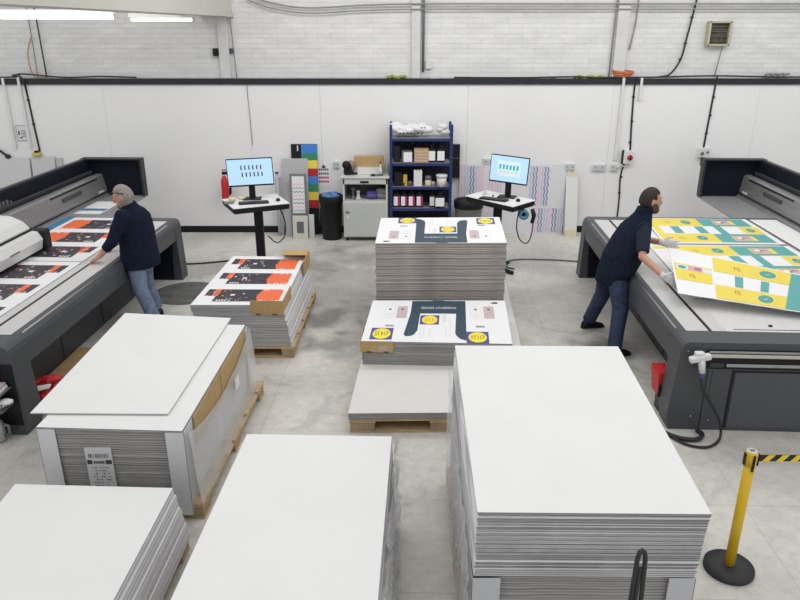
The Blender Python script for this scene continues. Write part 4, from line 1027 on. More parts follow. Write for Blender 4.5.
def mouse(c, label):
    t = empty('mouse', (c[0], c[1], 1.1005), 0, label, 'mouse')
    b = MB(); b.ball((0, 0, .012), .032, .052, .026, black); b.build('shell', t)
    b = MB(); b.box(-.003, .003, .01, .03, .036, .042, mgrey); b.build('wheel', t)
keyboard((-2.08, 9.93), .25, 'black keyboard on the left standing desk'); mouse((-1.76, 10.09), 'black mouse on the left standing desk')
keyboard((1.36, 10.15), -.55, 'black keyboard on the right standing desk'); mouse((1.70, 10.06), 'black mouse on the right standing desk')
# small desk clutter
for (x, y, r_, lb) in ((-2.42, 10.10, .05, 'roll of cream tape on the left desk, nearer the edge'), (-2.30, 10.20, .05, 'roll of cream tape on the left desk, nearer the monitor')):
    b = MB(); b.lathe([(.028, 0), (.055, 0), (.055, .045), (.028, .045), (.028, 0)], (x, y, 1.1005), cream, 16); tag(b.build('tape_roll'), lb, 'tape')
b = MB(); b.box(-2.50, -2.36, 9.86, 10.02, 1.101, 1.106, mgrey, .001); tag(b.build('notepad'), 'small grey pad at the left corner of the left desk', 'pad')
b = MB(); b.lathe([(.02, 0), (.035, .01), (.02, .03), (.03, .05)], (1.27, 10.52, 1.1005), ctrl_white, 10); tag(b.build('cup'), 'small white cup at the back of the right desk', 'cup')
b = MB(); b.box(1.33, 1.52, 10.38, 10.50, 1.101, 1.104, pwhite); b.box(1.37, 1.39, 10.36, 10.42, 1.104, 1.115, black); tag(b.build('paper'), 'white paper beside the keyboard on the right desk', 'paper')
# cables under desks
wall_cable('cable', [(-1.72, 10.0, 1.0), (-1.66, 10.0, .8), (-1.68, 10.0, .6), (-1.80, 10.0, .5), (-1.92, 10.0, .6)], .009, cablem, 'black lead drooping under the left desk')
wall_cable('cable', [(1.70, 9.95, .99), (1.68, 9.94, .75), (1.74, 9.95, .56), (1.84, 9.96, .50), (1.90, 9.97, .6), (1.92, 9.98, .8), (1.88, 9.98, .99)], .009, cablem, 'black lead looping under the right desk')
b = MB(); b.tube([(1.90, 10.0, 1.0), (1.93, 9.98, .92), (1.90, 9.96, .80)], .03, black, 8); tag(b.build('cable_holder'), 'black holder hooked under the right desk end', 'holder')
b = MB(); b.lathe([(.03, 0), (.075, 0), (.075, .05), (.03, .05), (.03, 0)], (0, 0, 0), mat('blue_tape', (.10, .30, .42), .5), 20, M=Matrix.Rotation(math.pi / 2, 4, 'X')); o = b.build('tape_roll'); o.location = (1.78, 10.02, .92); tag(o, 'roll of blue tape hanging under the right desk', 'tape')
# floor cables
wall_cable('cable', [(-3.9, 10.6, .012), (-3.3, 10.5, .012), (-2.8, 10.62, .012), (-2.2, 10.85, .012), (-2.05, 10.5, .03)], .013, cablem, 'dark cable on the floor leading to the left desk')
wall_cable('cable', [(1.50, 10.25, .08), (1.8, 10.7, .015), (2.3, 10.72, .012), (2.8, 10.62, .012), (3.2, 10.5, .012)], .013, mgrey, 'dark cable on the floor from the right desk to the right printer')
wall_cable('cable', [(1.30, 10.3, .1), (1.5, 10.42, .07), (1.64, 10.3, .02), (1.74, 10.25, .012)], .012, cablem, 'short curved black lead at the foot of the right desk')
# dark floor mat left
b = MB(); b.lathe([(.46, 0), (.46, .006), (.44, .009)], (-2.95, 9.22, .001), mat('dark_mat', (.12, .12, .118), .8, noise=.3, nscale=6), 32); tag(b.build('floor_mat'), 'round dark mat on the floor between the older man and the orange printed stack', 'mat')

# leaning boards behind left desk
def leaning(name, x0, x1, z1, y0, y1, m, label, cat, th=.02, children=None):
    """board with foot at y0 and head at y1"""
    t = empty(name, ((x0 + x1) / 2, y0, 0), 0, label, cat); a = math.atan2(y1 - y0, z1); t.rotation_euler = (-a, 0, 0)
    Lh = math.hypot(z1, y1 - y0); w_ = (x1 - x0) / 2
    b = MB(); b.box(-w_, w_, -.001, th, 0, Lh, m, .002); b.build('panel', t)
    return t, w_, Lh
leaning('leaning_board', -2.04, -1.60, 1.33, 12.18, 12.33, paleg, 'tall pale grey board leaning on the wall right of the left monitor', 'board')
t, w_, Lh = leaning('colour_swatch_board', -1.88, -1.43, 1.57, 12.24, 12.375, black, 'tall black board with blue, green, yellow and red colour bands', 'colour chart')
b = MB(); z = 1.57
for k, (m, h) in enumerate([(colb, .15), (colg, .12), (yellow, .14), (colr, .135), (colb, .14), (colg, .13), (yellow, .14), (colr, .14)]):
    z2 = z - h; b.box(-.05 if k < 2 else .05, w_, -.004, -.001, z2, z, m); z = z2
b.build('colour_bands', t)
b = MB(); b.box(-.12, -.10, -.004, -.001, 1.46, 1.55, pgrey); b.build('logo_mark', t)
t, w_, Lh = leaning('framed_sample', -1.90, -1.61, 1.10, 12.10, 12.14, mat('frame_grey', (.20, .20, .21), .5), 'grey framed sample sheet with wavy pink and blue stripes', 'frame')
b = MB(); b.box(-.105, .105, -.005, -.001, .42, 1.06, pwhite); b.build('sheet', t)
b = MB()
for k in range(8):
    z = .46 + .065 * k; m = (pnavy, pinkl, mgrey)[k % 3]
    for i in range(6):
        x0 = -.095 + i * .032; dz = .012 * (1 if i % 2 else -1); b.face([(x0, -.006, z - dz), (x0 + .032, -.006, z + dz), (x0 + .032, -.006, z + dz + .014), (x0, -.006, z - dz + .014)], m)
b.build('print', t)
t, w_, Lh = leaning('cream_frame', -1.86, -1.60, .40, 11.96, 12.0, mat('cream_white', (.62, .60, .52), .5), 'small cream framed grey square standing on the floor below the sample', 'frame')
b = MB(); b.box(-.06, .06, -.006, -.001, .10, .30, mgrey); b.build('picture', t)
leaning('leaning_board', -1.595, -1.50, .40, 12.06, 12.1, ctrl_white, 'short white board at the foot of the colour chart', 'board')
leaning('leaning_board', -1.42, -1.36, .45, 12.26, 12.37, black, 'short black board leaning at the wall behind the left bin', 'board')
b = MB(); b.tube([(-2.115, 12.14, 0), (-2.115, 12.16, 1.10)], .022, paleg, 8); tag(b.build('tube_pole'), 'thin grey tube standing beside the left monitor', 'tube')
b = MB(); b.box(-2.145, -2.085, 12.13, 12.19, 1.101, 1.13, royal, .005); tag(b.build('purple_block'), 'small purple block on top of the thin grey tube', 'block')
b = MB(); b.box(-2.16, -2.06, 12.22, 12.25, 0, 1.02, mat('lilac_grey', (.42, .42, .46), .6), .004); tag(b.build('leaning_board'), 'narrow lilac-grey strip board beside the thin grey tube', 'board')
# swatch card on the wall
t = empty('swatch_card', (-1.33, 12.398, 1.01), 0, 'small card of dark colour swatches clipped to the wall', 'card')
b = MB(); b.box(-.10, .10, -.004, 0, -.17, .16, pwhite); b.build('sheet', t)
b = MB()
for r_ in range(4):
    for k in range(5): b.box(-.09 + k * .036, -.062 + k * .036, -.006, -.004, .10 - r_ * .07, .135 - r_ * .07, (mgrey, mgrey, magenta, magenta)[r_])
b.build('swatches', t)
b = MB(); b.box(-.03, .03, -.02, 0, .15, .175, black); b.cyl((0, -.01, .17), (0, -.01, .205), .01, .006, black, 8); b.build('clip', t)
# bins
def bin_(c, r, h, m, label, bag, bagm, clothm=None):
    t = empty('waste_bin', (c[0], c[1], 0), 0, label, 'bin')
    b = MB(); b.lathe([(r * .82, 0), (r * .85, .02), (r, h), (r * 1.04, h), (r * 1.04, h + .02), (r * .96, h + .02), (r * .8, .05)], (0, 0, 0), m, 24); b.build('body', t)
    b = MB(); prof = [(r * 1.06, h - .10), (r * 1.07, h + .015), (r * 1.0, h + .03), (r * .93, h + .01), (r * .90, h - .15)]
    b.lathe(prof, (0, 0, 0), bagm, 22); b.build('liner', t)
    if clothm:
        b = MB()
        for k in range(7): b.ball((r * .5 * math.cos(k * 1.1), r * .5 * math.sin(k * 1.1), h - .02 + .03 * (k % 2)), r * .35, r * .35, .06, clothm, n=8)
        b.build('rubbish', t)
bin_((-1.185, 12.0), .195, .74, black, 'black round bin filled with blue cloths, left of the grey cabinet', 1, black, bluecloth)
bin_((1.18, 11.98), .24, .66, mat('bin_grey', (.22, .23, .23), .5), 'grey bin with a black liner, beside the blue shelving', 1, black)
# cabinet
t = empty('tool_cabinet', (-.585, 12.05, 0), 0, 'pale grey metal cabinet with an open shelf, left of the blue shelving', 'cabinet')
b = MB()
b.box(-.375, .375, -.24, .28, .07, .70, offwhite, .004)
b.box(-.375, -.35, -.24, .28, .70, 1.08, offwhite); b.box(.35, .375, -.24, .28, .70, 1.08, offwhite); b.box(-.35, .35, .25, .28, .70, 1.08, dgrey); b.box(-.375, .375, -.24, .28, .985, 1.09, offwhite, .004)
b.build('body', t)
b = MB(); b.box(-.41, .41, -.27, .30, 1.091, 1.115, offwhite, .004); b.build('top', t)
d = MB(); d.box(-.35, .345, -.252, -.241, .09, .67, mat('cabinet_door', (.50, .52, .50), .4), .003); d = d.build('door', t)
b = MB(); b.box(-.34, -.27, -.266, -.252, .50, .525, mgrey, .003); b.box(-.32, -.28, -.260, -.252, .40, .46, ctrl_white); b.build('handle', d)
d = MB(); d.box(-.33, .33, -.252, -.241, .995, 1.06, mat('drawer_grey', (.55, .55, .56), .4), .003); d = d.build('drawer', t)
b = MB(); b.box(-.08, .06, -.26, -.252, 1.01, 1.045, black); b.build('handle', d)
for sx in (-.32, .32):
    for sy in (-.18, .22):
        b = MB(); b.cyl((sx - .015, sy, .035), (sx + .015, sy, .035), .034, .034, black, 12); b.build('castor', t)
# things in cabinet and on top
b = MB(); b.lathe([(.05, 0), (.05, .02), (.02, .04), (.02, .14), (.045, .16), (.045, .19)], (-.80, 11.98, .705), mgrey, 12); tag(b.build('hand_tool'), 'grey metal tool standing inside the cabinet', 'tool')
b = MB(); b.lathe([(.05, 0), (.05, .02), (.025, .05), (.025, .11), (.04, .15)], (-.71, 11.94, .705), offwhite, 12); tag(b.build('hand_tool'), 'pale tool standing inside the cabinet beside the grey one', 'tool')
b = MB()
for k in range(6): b.ball((-.53 + .045 * (k % 3), 11.95 + .03 * (k // 3), .76 + .04 * (k // 3)), .05, .05, .05, royal, n=8)
tag(b.build('blue_cloth'), 'crumpled blue cloth inside the cabinet', 'cloth')
b = MB()
for k in range(6): b.ball((-.36 + .06 * (k % 3), 12.0 + .03 * (k // 3), .76 + .06 * (k // 3)), .06, .05, .055, mat('grey_cloth', (.30, .30, .33), .9), n=8)
tag(b.build('grey_cloth'), 'crumpled grey cloth inside the cabinet', 'cloth')
b = MB(); b.box(-.78, -.28, 12.08, 12.26, 1.235, 1.40, card, .004); b.box(-.72, -.30, 12.0, 12.25, 1.117, 1.233, ctrl_white, .004); o = b.build('cardboard_box'); tag(o, 'brown cardboard box on white packing on top of the grey cabinet', 'box')
t = empty('tape_gun', (-.88, 11.98, 1.116), .3, 'black tape dispenser gun on top of the grey cabinet', 'tape dispenser')
b = MB(); b.box(-.07, .08, -.05, .05, 0, .16, black, .03); b.cyl((-.02, -.05, .16), (-.02, .05, .16), .07, .07, black); b.build('body', t)
b = MB(); b.cyl((.05, -.045, .15), (.05, .045, .15), .085, .085, mat('tape_brown', (.28, .20, .13), .4)); b.build('tape', t)
b = MB(); b.box(.06, .10, -.04, .04, -.0, .12, black, .01); b.box(.07, .16, -.04, .04, .0, .03, black, .01); b.build('grip', t)
b = MB(); b.lathe([(.035, 0), (.035, .10), (.012, .15), (.012, .19)], (-.33, 11.93, 1.116), ctrl_white, 12); b.ball((-.33, 11.93, 1.33), .02, .02, .02, ink, n=8); tag(b.build('spray_bottle'), 'white spray bottle on top of the grey cabinet', 'bottle')
b = MB(); b.ball((-.45, 11.86, 1.135), .05, .04, .018, black, n=10); b.tube([(-.40, 11.86, 1.135), (-.28, 11.88, 1.13)], .01, black, 6); tag(b.build('marker_tool'), 'small black hand tool at the cabinet top front', 'tool')
b = MB(); b.box(-.20, -.188, 11.9, 12.3, .0, 1.25, mat('olive_board', (.16, .18, .10), .7)); tag(b.build('leaning_board'), 'dark edge-on board between the grey cabinet and the blue shelving', 'board')

# blue shelving
t = empty('shelving_unit', (.35, 12.08, 0), 0, 'blue metal shelving unit loaded with bottles and boxes against the wall', 'shelving')
for sx in (-1, 1):
    for sy in (-.22, .22):
        b = MB(); b.box(sx * .50 - .022, sx * .50 + .022, sy - .02, sy + .02, 0, 1.955, blue, .002)
        for k in range(24): b.box(sx * .50 - .006, sx * .50 + .006, sy - .0215, sy + .0215, .1 + k * .08, .125 + k * .08, black)
        b.build('post', t)
SH = (1.735, 1.33, .935, .566, .16)
for z in SH:
    b = MB(); b.box(-.49, .49, -.225, .225, z - .045, z, blue, .002); b.box(-.48, .48, -.21, .21, z, z + .006, mat('shelf_grey', (.28, .27, .26), .7)); b.build('shelf', t)
b = MB(); b.box(-.49, .49, .20, .205, .2, 1.72, mat('rack_back_dark', (.012, .014, .03), .8)); b.build('back_sheet', t)
yf = 11.93
def ink_bottle(x, z, w, h, lab, label, group, side=None, dy=.0):
    t = empty('ink_bottle', (x, yf + dy, z), 0, label, 'bottle', group)
    b = MB(); b.box(-w / 2, w / 2, -.045, .045, 0, h * .80, black, .012); b.lathe([(w * .32, h * .80), (w * .2, h * .87), (w * .2, h * .9)], (0, 0, 0), black, 12); b.build('body', t)
    b = MB(); b.lathe([(w * .24, h * .9), (w * .24, h)], (0, 0, 0), black, 12); b.build('cap', t)
    b = MB(); b.box(-w / 2 + .006, w / 2 - (.006 if not side else w * .38), -.0475, -.045, h * .12, h * .68, lab); b.build('label', t)
    if side: b = MB(); b.box(w / 2 - w * .38, w / 2 - .004, -.0475, -.045, h * .12, h * .68, side); b.build('side_label', t)
for k, x in enumerate((-.055, .07, .20, .335)):
    ink_bottle(x, .573, .115, .28, pwhite, ('leftmost', 'second from left', 'third from left', 'fourth from left')[k] + ' black ink bottle with white and magenta label on the low shelf', 'magenta ink bottles on the low shelf', magenta)
ink_bottle(.545, .573, .09, .27, pgrey, 'narrow black bottle with pale label on the low shelf, right of the magenta row', 'plain ink bottles')
ink_bottle(.675, .573, .16, .26, pwhite, 'wide black bottle with white label at the right of the low shelf', 'plain ink bottles', dy=-.05)
ink_bottle(.53, 1.337, .12, .28, pwhite, 'black ink bottle with white label on the upper shelf, right of the cardboard box', 'ink bottles on the upper shelf')
ink_bottle(.68, 1.337, .13, .28, pwhite, 'black ink bottle with white label at the right end of the upper shelf', 'ink bottles on the upper shelf')
b = MB(); b.box(.03, .20, yf - .06, yf + .08, 1.337, 1.53, mgrey, .006); b.box(.06, .20, yf - .063, yf - .06, 1.35, 1.51, pwhite); tag(b.build('box'), 'grey box with white label on the upper shelf', 'box')
b = MB(); b.box(.235, .475, yf - .07, yf + .15, 1.337, 1.565, card, .004)
for k in range(4): b.box(.25, .46, yf - .072, yf - .069, 1.36 + .05 * k, 1.38 + .05 * k, prose)
tag(b.build('cardboard_box'), 'printed brown cardboard box on the upper shelf', 'box')
b = MB()
for k in range(7): b.ball((-.08 + .1 * k, 12.05, 1.645 - .008 * (k % 3)), .07, .08, .042, black_matte, n=8)
b.box(-.11, .0, yf - .03, yf + .1, 1.337, 1.60, black_matte, .01)
tag(b.build('dark_bundle'), 'dark bundle filling the left of the upper shelf', 'bundle')
b = MB(); b.box(-.10, .04, yf - .05, yf + .1, .942, 1.17, black, .01); tag(b.build('box'), 'black box at the left of the middle shelf', 'box')
b = MB(); b.box(.055, .12, yf - .05, yf + .03, .942, 1.13, mat('yellow_label', (.62, .36, .06), .5), .004); b.box(.055, .075, yf - .053, yf + .03, .942, 1.0, black); tag(b.build('box'), 'orange-yellow carton on the middle shelf', 'box')
b = MB(); b.box(.232, .37, yf - .08, yf + .04, .942, 1.20, pgrey, .003)
for k in range(3): b.box(.238 + .048 * k, .262 + .048 * k, yf - .08, yf - .07, 1.20, 1.225, pgrey)
tag(b.build('carton'), 'tall white carton with notched top on the middle shelf', 'box')
b = MB(); b.ball((.17, yf, .98), .045, .04, .045, mgrey, n=8); tag(b.build('grey_pot'), 'small grey pot left of the tall white carton', 'pot')
b = MB(); b.lathe([(.05, 0), (.055, .01), (.055, .10)], (.475, yf, .942), cream, 16); b.lathe([(.056, .10), (.054, .16), (.04, .17)], (.475, yf, .942), mgrey, 16); tag(b.build('jar'), 'clear jar half full of cream powder on the middle shelf', 'jar')
b = MB(); b.lathe([(.03, 0), (.03, .06), (.02, .07)], (.56, yf, .942), prose, 12); tag(b.build('jar'), 'tiny pinkish jar right of the cream jar', 'jar')
t = empty('tub', (.70, yf - .06, .942), 0, 'white tub with lid at the right of the middle shelf', 'tub')
b = MB(); b.lathe([(.07, 0), (.085, .16)], (0, 0, 0), ctrl_white, 20); b.build('body', t)
b = MB(); b.lathe([(.095, .16), (.095, .195), (.08, .2)], (0, 0, 0), ctrl_white, 20); b.build('lid', t)
# bag of white packaging on top of the shelves
b = MB(); rr = random.Random(9)
for k in range(16): b.ball((-.10 + .62 * rr.random(), 12.02 + .12 * rr.random(), 1.822 + .10 * rr.random()), .12, .12, .065, mat('bag_white', (.74, .74, .76), .3), M=Matrix.Rotation(rr.uniform(-.4, .4), 4, 'Y'), n=10)
bt = b.build('white_bag'); tag(bt, 'bulging white plastic bag with dark print on top of the shelving', 'bag')
b = MB()
for k in range(7): b.box(-.02 + .06 * k, .02 + .06 * k, 11.872, 11.876, 1.80 + .004 * (k % 3), 1.825 + .004 * (k % 2), ink)
b.box(-.06, .30, 11.872, 11.876, 1.755, 1.775, pdark); b.box(.34, .37, 11.872, 11.876, 1.90, 1.915, ink); b.box(.39, .42, 11.872, 11.876, 1.90, 1.915, ink)
b.build('print', bt)
b = MB()
for k in range(6): b.ball((.66 + .1 * rr.random(), 12.02, 1.81 + .10 * rr.random()), .07, .08, .055, mat('bag_clear', (.66, .67, .68), .2), n=8)
tag(b.build('clear_bag'), 'clear plastic bag at the right end of the shelving top', 'bag')
# black panel on the wall beside shelves
b = MB(); b.box(.86, 1.03, 12.29, 12.399, 1.0, 1.57, black, .003); b.box(.87, 1.03, 12.286, 12.29, 1.34, 1.348, mgrey); tag(b.build('black_panel'), 'black panel on the wall right of the blue shelving', 'panel')
# patterned panels
t, w_, Lh = leaning('patterned_panel', 1.04, 2.90, 1.22, 12.32, 12.36, mat('pattern_ground', (.70, .70, .72), .6), 'large pale panel printed with pink and blue dashes leaning behind the right desk', 'panel', .015)
b = MB(); rr = random.Random(14)
def dashes(x0, x1, z0, z1, pal):
    z = z0; r_ = 0
    while z < z1:
        x = x0; k = 0
        while x < x1:
            dx = .012 * (1 if (r_ % 2) else -1); m = pal[k % len(pal)]
            b.face([(x - dx, -.0025, z), (x + .028 - dx, -.0025, z), (x + .028 + dx, -.0025, z + .062), (x + dx, -.0025, z + .06)], m)
            x += .050; k += 1
        z += .062; r_ += 1
dashes(-.90, -.52, .45, 1.18, [pinkl, lilac, lilac, pnavy, pnavy, lilac, pinkl])
dashes(-.90, -.62, .05, .42, [lilac, pinkl])
dashes(.30, .62, .50, 1.18, [lilac, pnavy, pnavy, pinkl])
dashes(.38, .90, .02, .42, [lilac, pinkl, pnavy, pnavy, lilac])
dashes(-.42, -.20, .3, 1.1, [pinkl, lilac])
b.build('pattern', t)
leaning('leaning_board', 2.91, 2.98, 1.20, 12.30, 12.37, mat('pale_lilac', (.60, .60, .63), .6), 'narrow pale strip board right of the patterned panel', 'board')
t, w_, Lh = leaning('leaning_board', 2.90, 3.11, 1.08, 12.10, 12.36, ctrl_white, 'narrow white board with cream ends leaning on the wall', 'board')
b = MB(); b.box(-w_, w_, -.004, -.0015, 0, .12, cream); b.build('end_band', t); b = MB(); b.box(-w_, w_, -.004, -.0015, Lh - .06, Lh, cream); b.build('end_band', t)
# boards leaning at far left wall
leaning('leaning_board', -7.35, -6.42, 1.33, 12.2, 12.36, mat('lean_white', (.60, .60, .62), .6), 'wide white board leaning on the wall behind the left printer, leftmost', 'board')
leaning('leaning_board', -6.38, -5.98, 1.36, 12.16, 12.36, mat('lean_pale', (.56, .56, .58), .6), 'white board leaning on the wall behind the left printer, second', 'board')
leaning('leaning_board', -5.97, -5.86, 1.33, 12.28, 12.37, paleg, 'narrow grey board edge leaning behind the left printer', 'board')

# ------------------------------------------------------------------ barrier post with tape
t = empty('barrier_post', (2.215, 3.835, 0), 0, 'yellow queue barrier post on a round black base', 'barrier post')
b = MB(); b.lathe([(.158, 0), (.162, .010), (.160, .034), (.09, .044), (.04, .048)], (0, 0, 0), rubber, 40); b.build('base', t)
b = MB(); b.lathe([(.033, .048), (.033, .86)], (0, 0, 0), postyel, 24); b.build('pole', t)
b = MB(); b.lathe([(.0385, .83), (.0385, .915), (.036, .925)], (0, 0, 0), postyel, 24); b.build('cassette', t)
b = MB(); b.box(-.043, -.037, -.012, .012, .83, .915, black); b.box(-.006, .008, -.044, -.0375, .80, .915, black); b.box(.037, .044, -.02, .02, .83, .915, black); b.build('tape_slots', t)
b = MB(); b.lathe([(.032, .9255), (.032, .931)], (0, 0, 0), ctrl_white, 20); b.box(-.015, .015, -.012, .012, .9312, .933, mgrey); b.build('cap', t)
b = MB(); p0 = V((.052, 0, .835)); L_ = 2.2; n = 44; hgt = .05
dirv = V((1, .05, 0)); i1 = b.mi(mat('tape_black', (.010, .010, .010), .5)); i2 = b.mi(mat('tape_yellow', (.78, .60, .03), .5))
# diagonal stripes
b.box(.05, 2.25, .002, .004, .850, .898, MATS['tape_black'])
for k in range(24):
    x = .07 + k * .09
    b.face([(x, .0, .850), (x + .045, .0, .850), (x + .085, .0, .898), (x + .04, .0, .898)], MATS['tape_yellow'])
    b.face([(x, .006, .850), (x + .045, .006, .850), (x + .085, .006, .898), (x + .04, .006, .898)], MATS['tape_yellow'])
o = b.build('belt_tape', t)

# ------------------------------------------------------------------ people
def remeshed(b, name, parent, vox, m, smooth=4):
    """fuse overlapping closed shapes into one continuous surface"""
    o = b.build(name)
    md = o.modifiers.new('r', 'REMESH'); md.mode = 'VOXEL'; md.voxel_size = vox; md.use_smooth_shade = True
    sm = o.modifiers.new('s', 'SMOOTH'); sm.factor = .5; sm.iterations = smooth
    dg = bpy.context.evaluated_depsgraph_get(); dg.update()
    me = bpy.data.meshes.new_from_object(o.evaluated_get(dg)); me.name = name
    me.materials.clear()
    for mm in (m if isinstance(m, (list, tuple)) else [m]): me.materials.append(mm)
    for p in me.polygons: p.material_index = 0; p.use_smooth = True
    o.modifiers.clear(); old = o.data; o.data = me; bpy.data.meshes.remove(old)
    if parent:
        for v in me.vertices: v.co -= parent.location
        o.parent = parent
    return o
def limb(b, pts, rs):
    """tapered limb with round ends and joints"""
    b.tube(pts, rs, skin, 14)
    for p, r_ in zip(pts, rs): b.ball(p, r_, r_, r_, skin, n=10)
def hand(b, wrist, d, n, side, curl=.35, sc=1.0):
    """d: pointing direction, n: palm normal (towards what it touches), side: direction of the thumb"""
    d = V(d).normalized(); n = V(n); n = (n - d * n.dot(d)).normalized(); s = V(side); s = (s - d * s.dot(d) - n * s.dot(n)).normalized(); w_ = V(wrist)
    b.loft([(w_ - d * .02, s, .026 * sc, n, .020 * sc), (w_ + d * .02, s, .032 * sc, n, .018 * sc), (w_ + d * .06 * sc, s, .040 * sc, n, .016 * sc), (w_ + d * .095 * sc, s, .040 * sc, n, .013 * sc)], skin, 14)
    for k, ln in enumerate((.072, .082, .076, .060)):
        base = w_ + d * .088 * sc + s * (.030 - .020 * k) * sc; spread = s * (.12 - .08 * k)
        a1 = (d + spread + n * curl * .5).normalized(); a2 = (d + spread + n * curl * 1.4).normalized(); a3 = (d + spread + n * curl * 2.4).normalized()
        p1 = base + a1 * ln * .45 * sc; p2 = p1 + a2 * ln * .32 * sc; p3 = p2 + a3 * ln * .23 * sc
        limb(b, [base, p1, p2, p3], [.0095 * sc, .009 * sc, .0085 * sc, .0075 * sc])
    t0 = w_ + d * .03 * sc + s * .026 * sc; t1 = t0 + (d * .6 + s * .75 + n * .2).normalized() * .038 * sc; t2 = t1 + (d + s * .25 + n * .4).normalized() * .032 * sc
    limb(b, [t0, t1, t2], [.014 * sc, .011 * sc, .009 * sc])
def head(b, c, f, up, sc=1.0):
    f = V(f).normalized(); up = V(up); up = (up - f * up.dot(f)).normalized(); r_ = f.cross(up).normalized()
    M = Matrix((r_, f, up)).transposed().to_4x4()
    tb = bmesh.new(); bmesh.ops.create_uvsphere(tb, u_segments=24, v_segments=20, radius=1)
    for v in tb.verts:
        x, y, z = v.co
        k = 1.0
        if z < 0: k = 1 - .30 * (-z) ** 1.3
        if z < 0 and y < 0: y *= 1 - .25 * (-z)
        if z < -.2 and y > 0: y = y * 1.04 + .06 * (-z)
        if y > .55 and abs(z - .05) < .25: y -= .05
        v.co = V((x * .078 * k, y * .098, z * .122)) * sc
    c = V(c)
    bmesh.ops.transform(tb, matrix=M, verts=tb.verts); bmesh.ops.translate(tb, vec=c, verts=tb.verts)
    b.merge(tb, skin, None, True)
    def P(x, y, z): return c + (r_ * x + f * y + up * z) * sc
    b.tube([P(0, .090, .028), P(0, .108, .0), P(0, .118, -.018), P(0, .098, -.030)], [.010 * sc, .013 * sc, .016 * sc, .012 * sc], skin, 10)
    for s in (-1, 1):
        b.ball(P(s * .030, .086, .040), .020 * sc, .010 * sc, .010 * sc, skin, M=M, n=8)
        b.ball(P(s * .076, -.008, -.004), .010 * sc, .020 * sc, .032 * sc, skin, M=M, n=10)
    b.ball(P(0, .082, -.092), .026 * sc, .020 * sc, .020 * sc, skin, M=M, n=8)
    return P, M
def face_parts(P, M, root, sc=1.0):
    for s in (-1, 1):
        b = MB(); b.ball(P(s * .030, .090, .018) - root.location, .011, .007, .007, mat('eye_white', (.62, .60, .58), .3), M=M, n=8)
        b.ball(P(s * .030, .0965, .018) - root.location, .0045, .003, .005, ink, M=M, n=8); b.build('eye', root)
    b = MB(); b.ball(P(0, .097, -.056) - root.location, .024, .008, .007, lip, M=M, n=8); b.build('lips', root)
def hair_shell(P, M, root, m, sc=1.0, grow=.010, front=.045, low=-.03, name='hair'):
    b = MB(); tb = bmesh.new(); bmesh.ops.create_uvsphere(tb, u_segments=28, v_segments=22, radius=1)
    keep = []
    for v in tb.verts:
        x, y, z = v.co
        lim = low + (0.52 if y > .25 else (.10 if y > -.15 else -.42))
        v.co = V((x * (.078 + grow), y * (.098 + grow) - .004, z * (.122 + grow))) * sc
        if z < lim: v.co *= .90
    bmesh.ops.transform(tb, matrix=M, verts=tb.verts); bmesh.ops.translate(tb, vec=P(0, 0, 0) - root.location, verts=tb.verts)
    b.merge(tb, m, None, True); return b.build(name, root)
def shoe(root, ankle, d, m=black):
    d = V((d[0], d[1], 0)).normalized(); s = V((-d.y, d.x, 0)); a = V(ankle) - root.location; a.z = 0
    b = MB(); secs = []
    for (t_, w_, h) in ((-.085, .030, .04), (-.07, .040, .085), (-.02, .045, .10), (.05, .045, .075), (.12, .050, .05), (.17, .045, .04), (.195, .025, .025)):
        secs.append((a + d * t_ + V((0, 0, h / 2 + .012)), s, w_, V((0, 0, 1)), h / 2))
    b.loft(secs, m, 14)
    o = b.build('shoe', root)
    b = MB(); b.loft([(a + d * t_ + V((0, 0, .010)), s, w_, V((0, 0, 1)), .010) for (t_, w_) in ((-.09, .03), (-.06, .043), (.05, .048), (.12, .052), (.18, .046), (.205, .025))], rubber, 14); b.build('sole', o)

# ---- older man at the left printer
loc = V((-3.06, 8.2, 0))
R1 = empty('person', tuple(loc), 0, 'grey-haired person in navy fleece and pale jeans leaning over the left printer', 'person')
f1 = V((-.87, .50, 0)).normalized(); r1 = V((f1.y, -f1.x, 0)); up = V((0, 0, 1))
body = MB()
P1, M1 = head(body, (-3.20, 8.10, 1.605), V((-.93, .0, -.36)), V((-.36, 0, .93)), 1.12)
limb(body, [(-3.13, 8.14, 1.42), (-3.20, 8.11, 1.55)], [.068, .058])
TS = [((-3.14, 8.205, .80), .19, .13), ((-3.13, 8.20, .98), .19, .13), ((-3.10, 8.18, 1.2), .20, .13), ((-3.12, 8.155, 1.38), .19, .11), ((-3.125, 8.145, 1.46), .10, .07)]
body.loft([(c, r1, a, f1, d_) for c, a, d_ in TS], skin)
Ls, Le, Lw = (-3.19, 7.965, 1.395), (-3.31, 7.87, 1.13), (-3.475, 7.87, .955)
Rs, Re, Rw = (-3.10, 8.29, 1.34), (-3.30, 8.42, 1.12), (-3.50, 8.36, .965)
limb(body, [Ls, Le, Lw], [.055, .044, .031]); limb(body, [Rs, Re, Rw], [.055, .044, .031])
hand(body, Lw, (-.85, -.02, -.50), (-.2, 0, -1), (0, 1, 0), .9, 1.25); hand(body, Rw, (-.90, -.1, -.42), (-.2, 0, -1), (0, -1, 0), .9, 1.2)
LH, LK, LA = (-3.17, 8.12, .86), (-3.13, 8.05, .48), (-3.01, 8.06, .10)
RH, RK, RA = (-3.15, 8.30, .86), (-3.16, 8.36, .48), (-3.10, 8.42, .10)
for pts in ((LH, LK, LA), (RH, RK, RA)): limb(body, pts, [.085, .055, .038])
remeshed(body, 'body', R1, .008, skin, 3)
jk = MB()
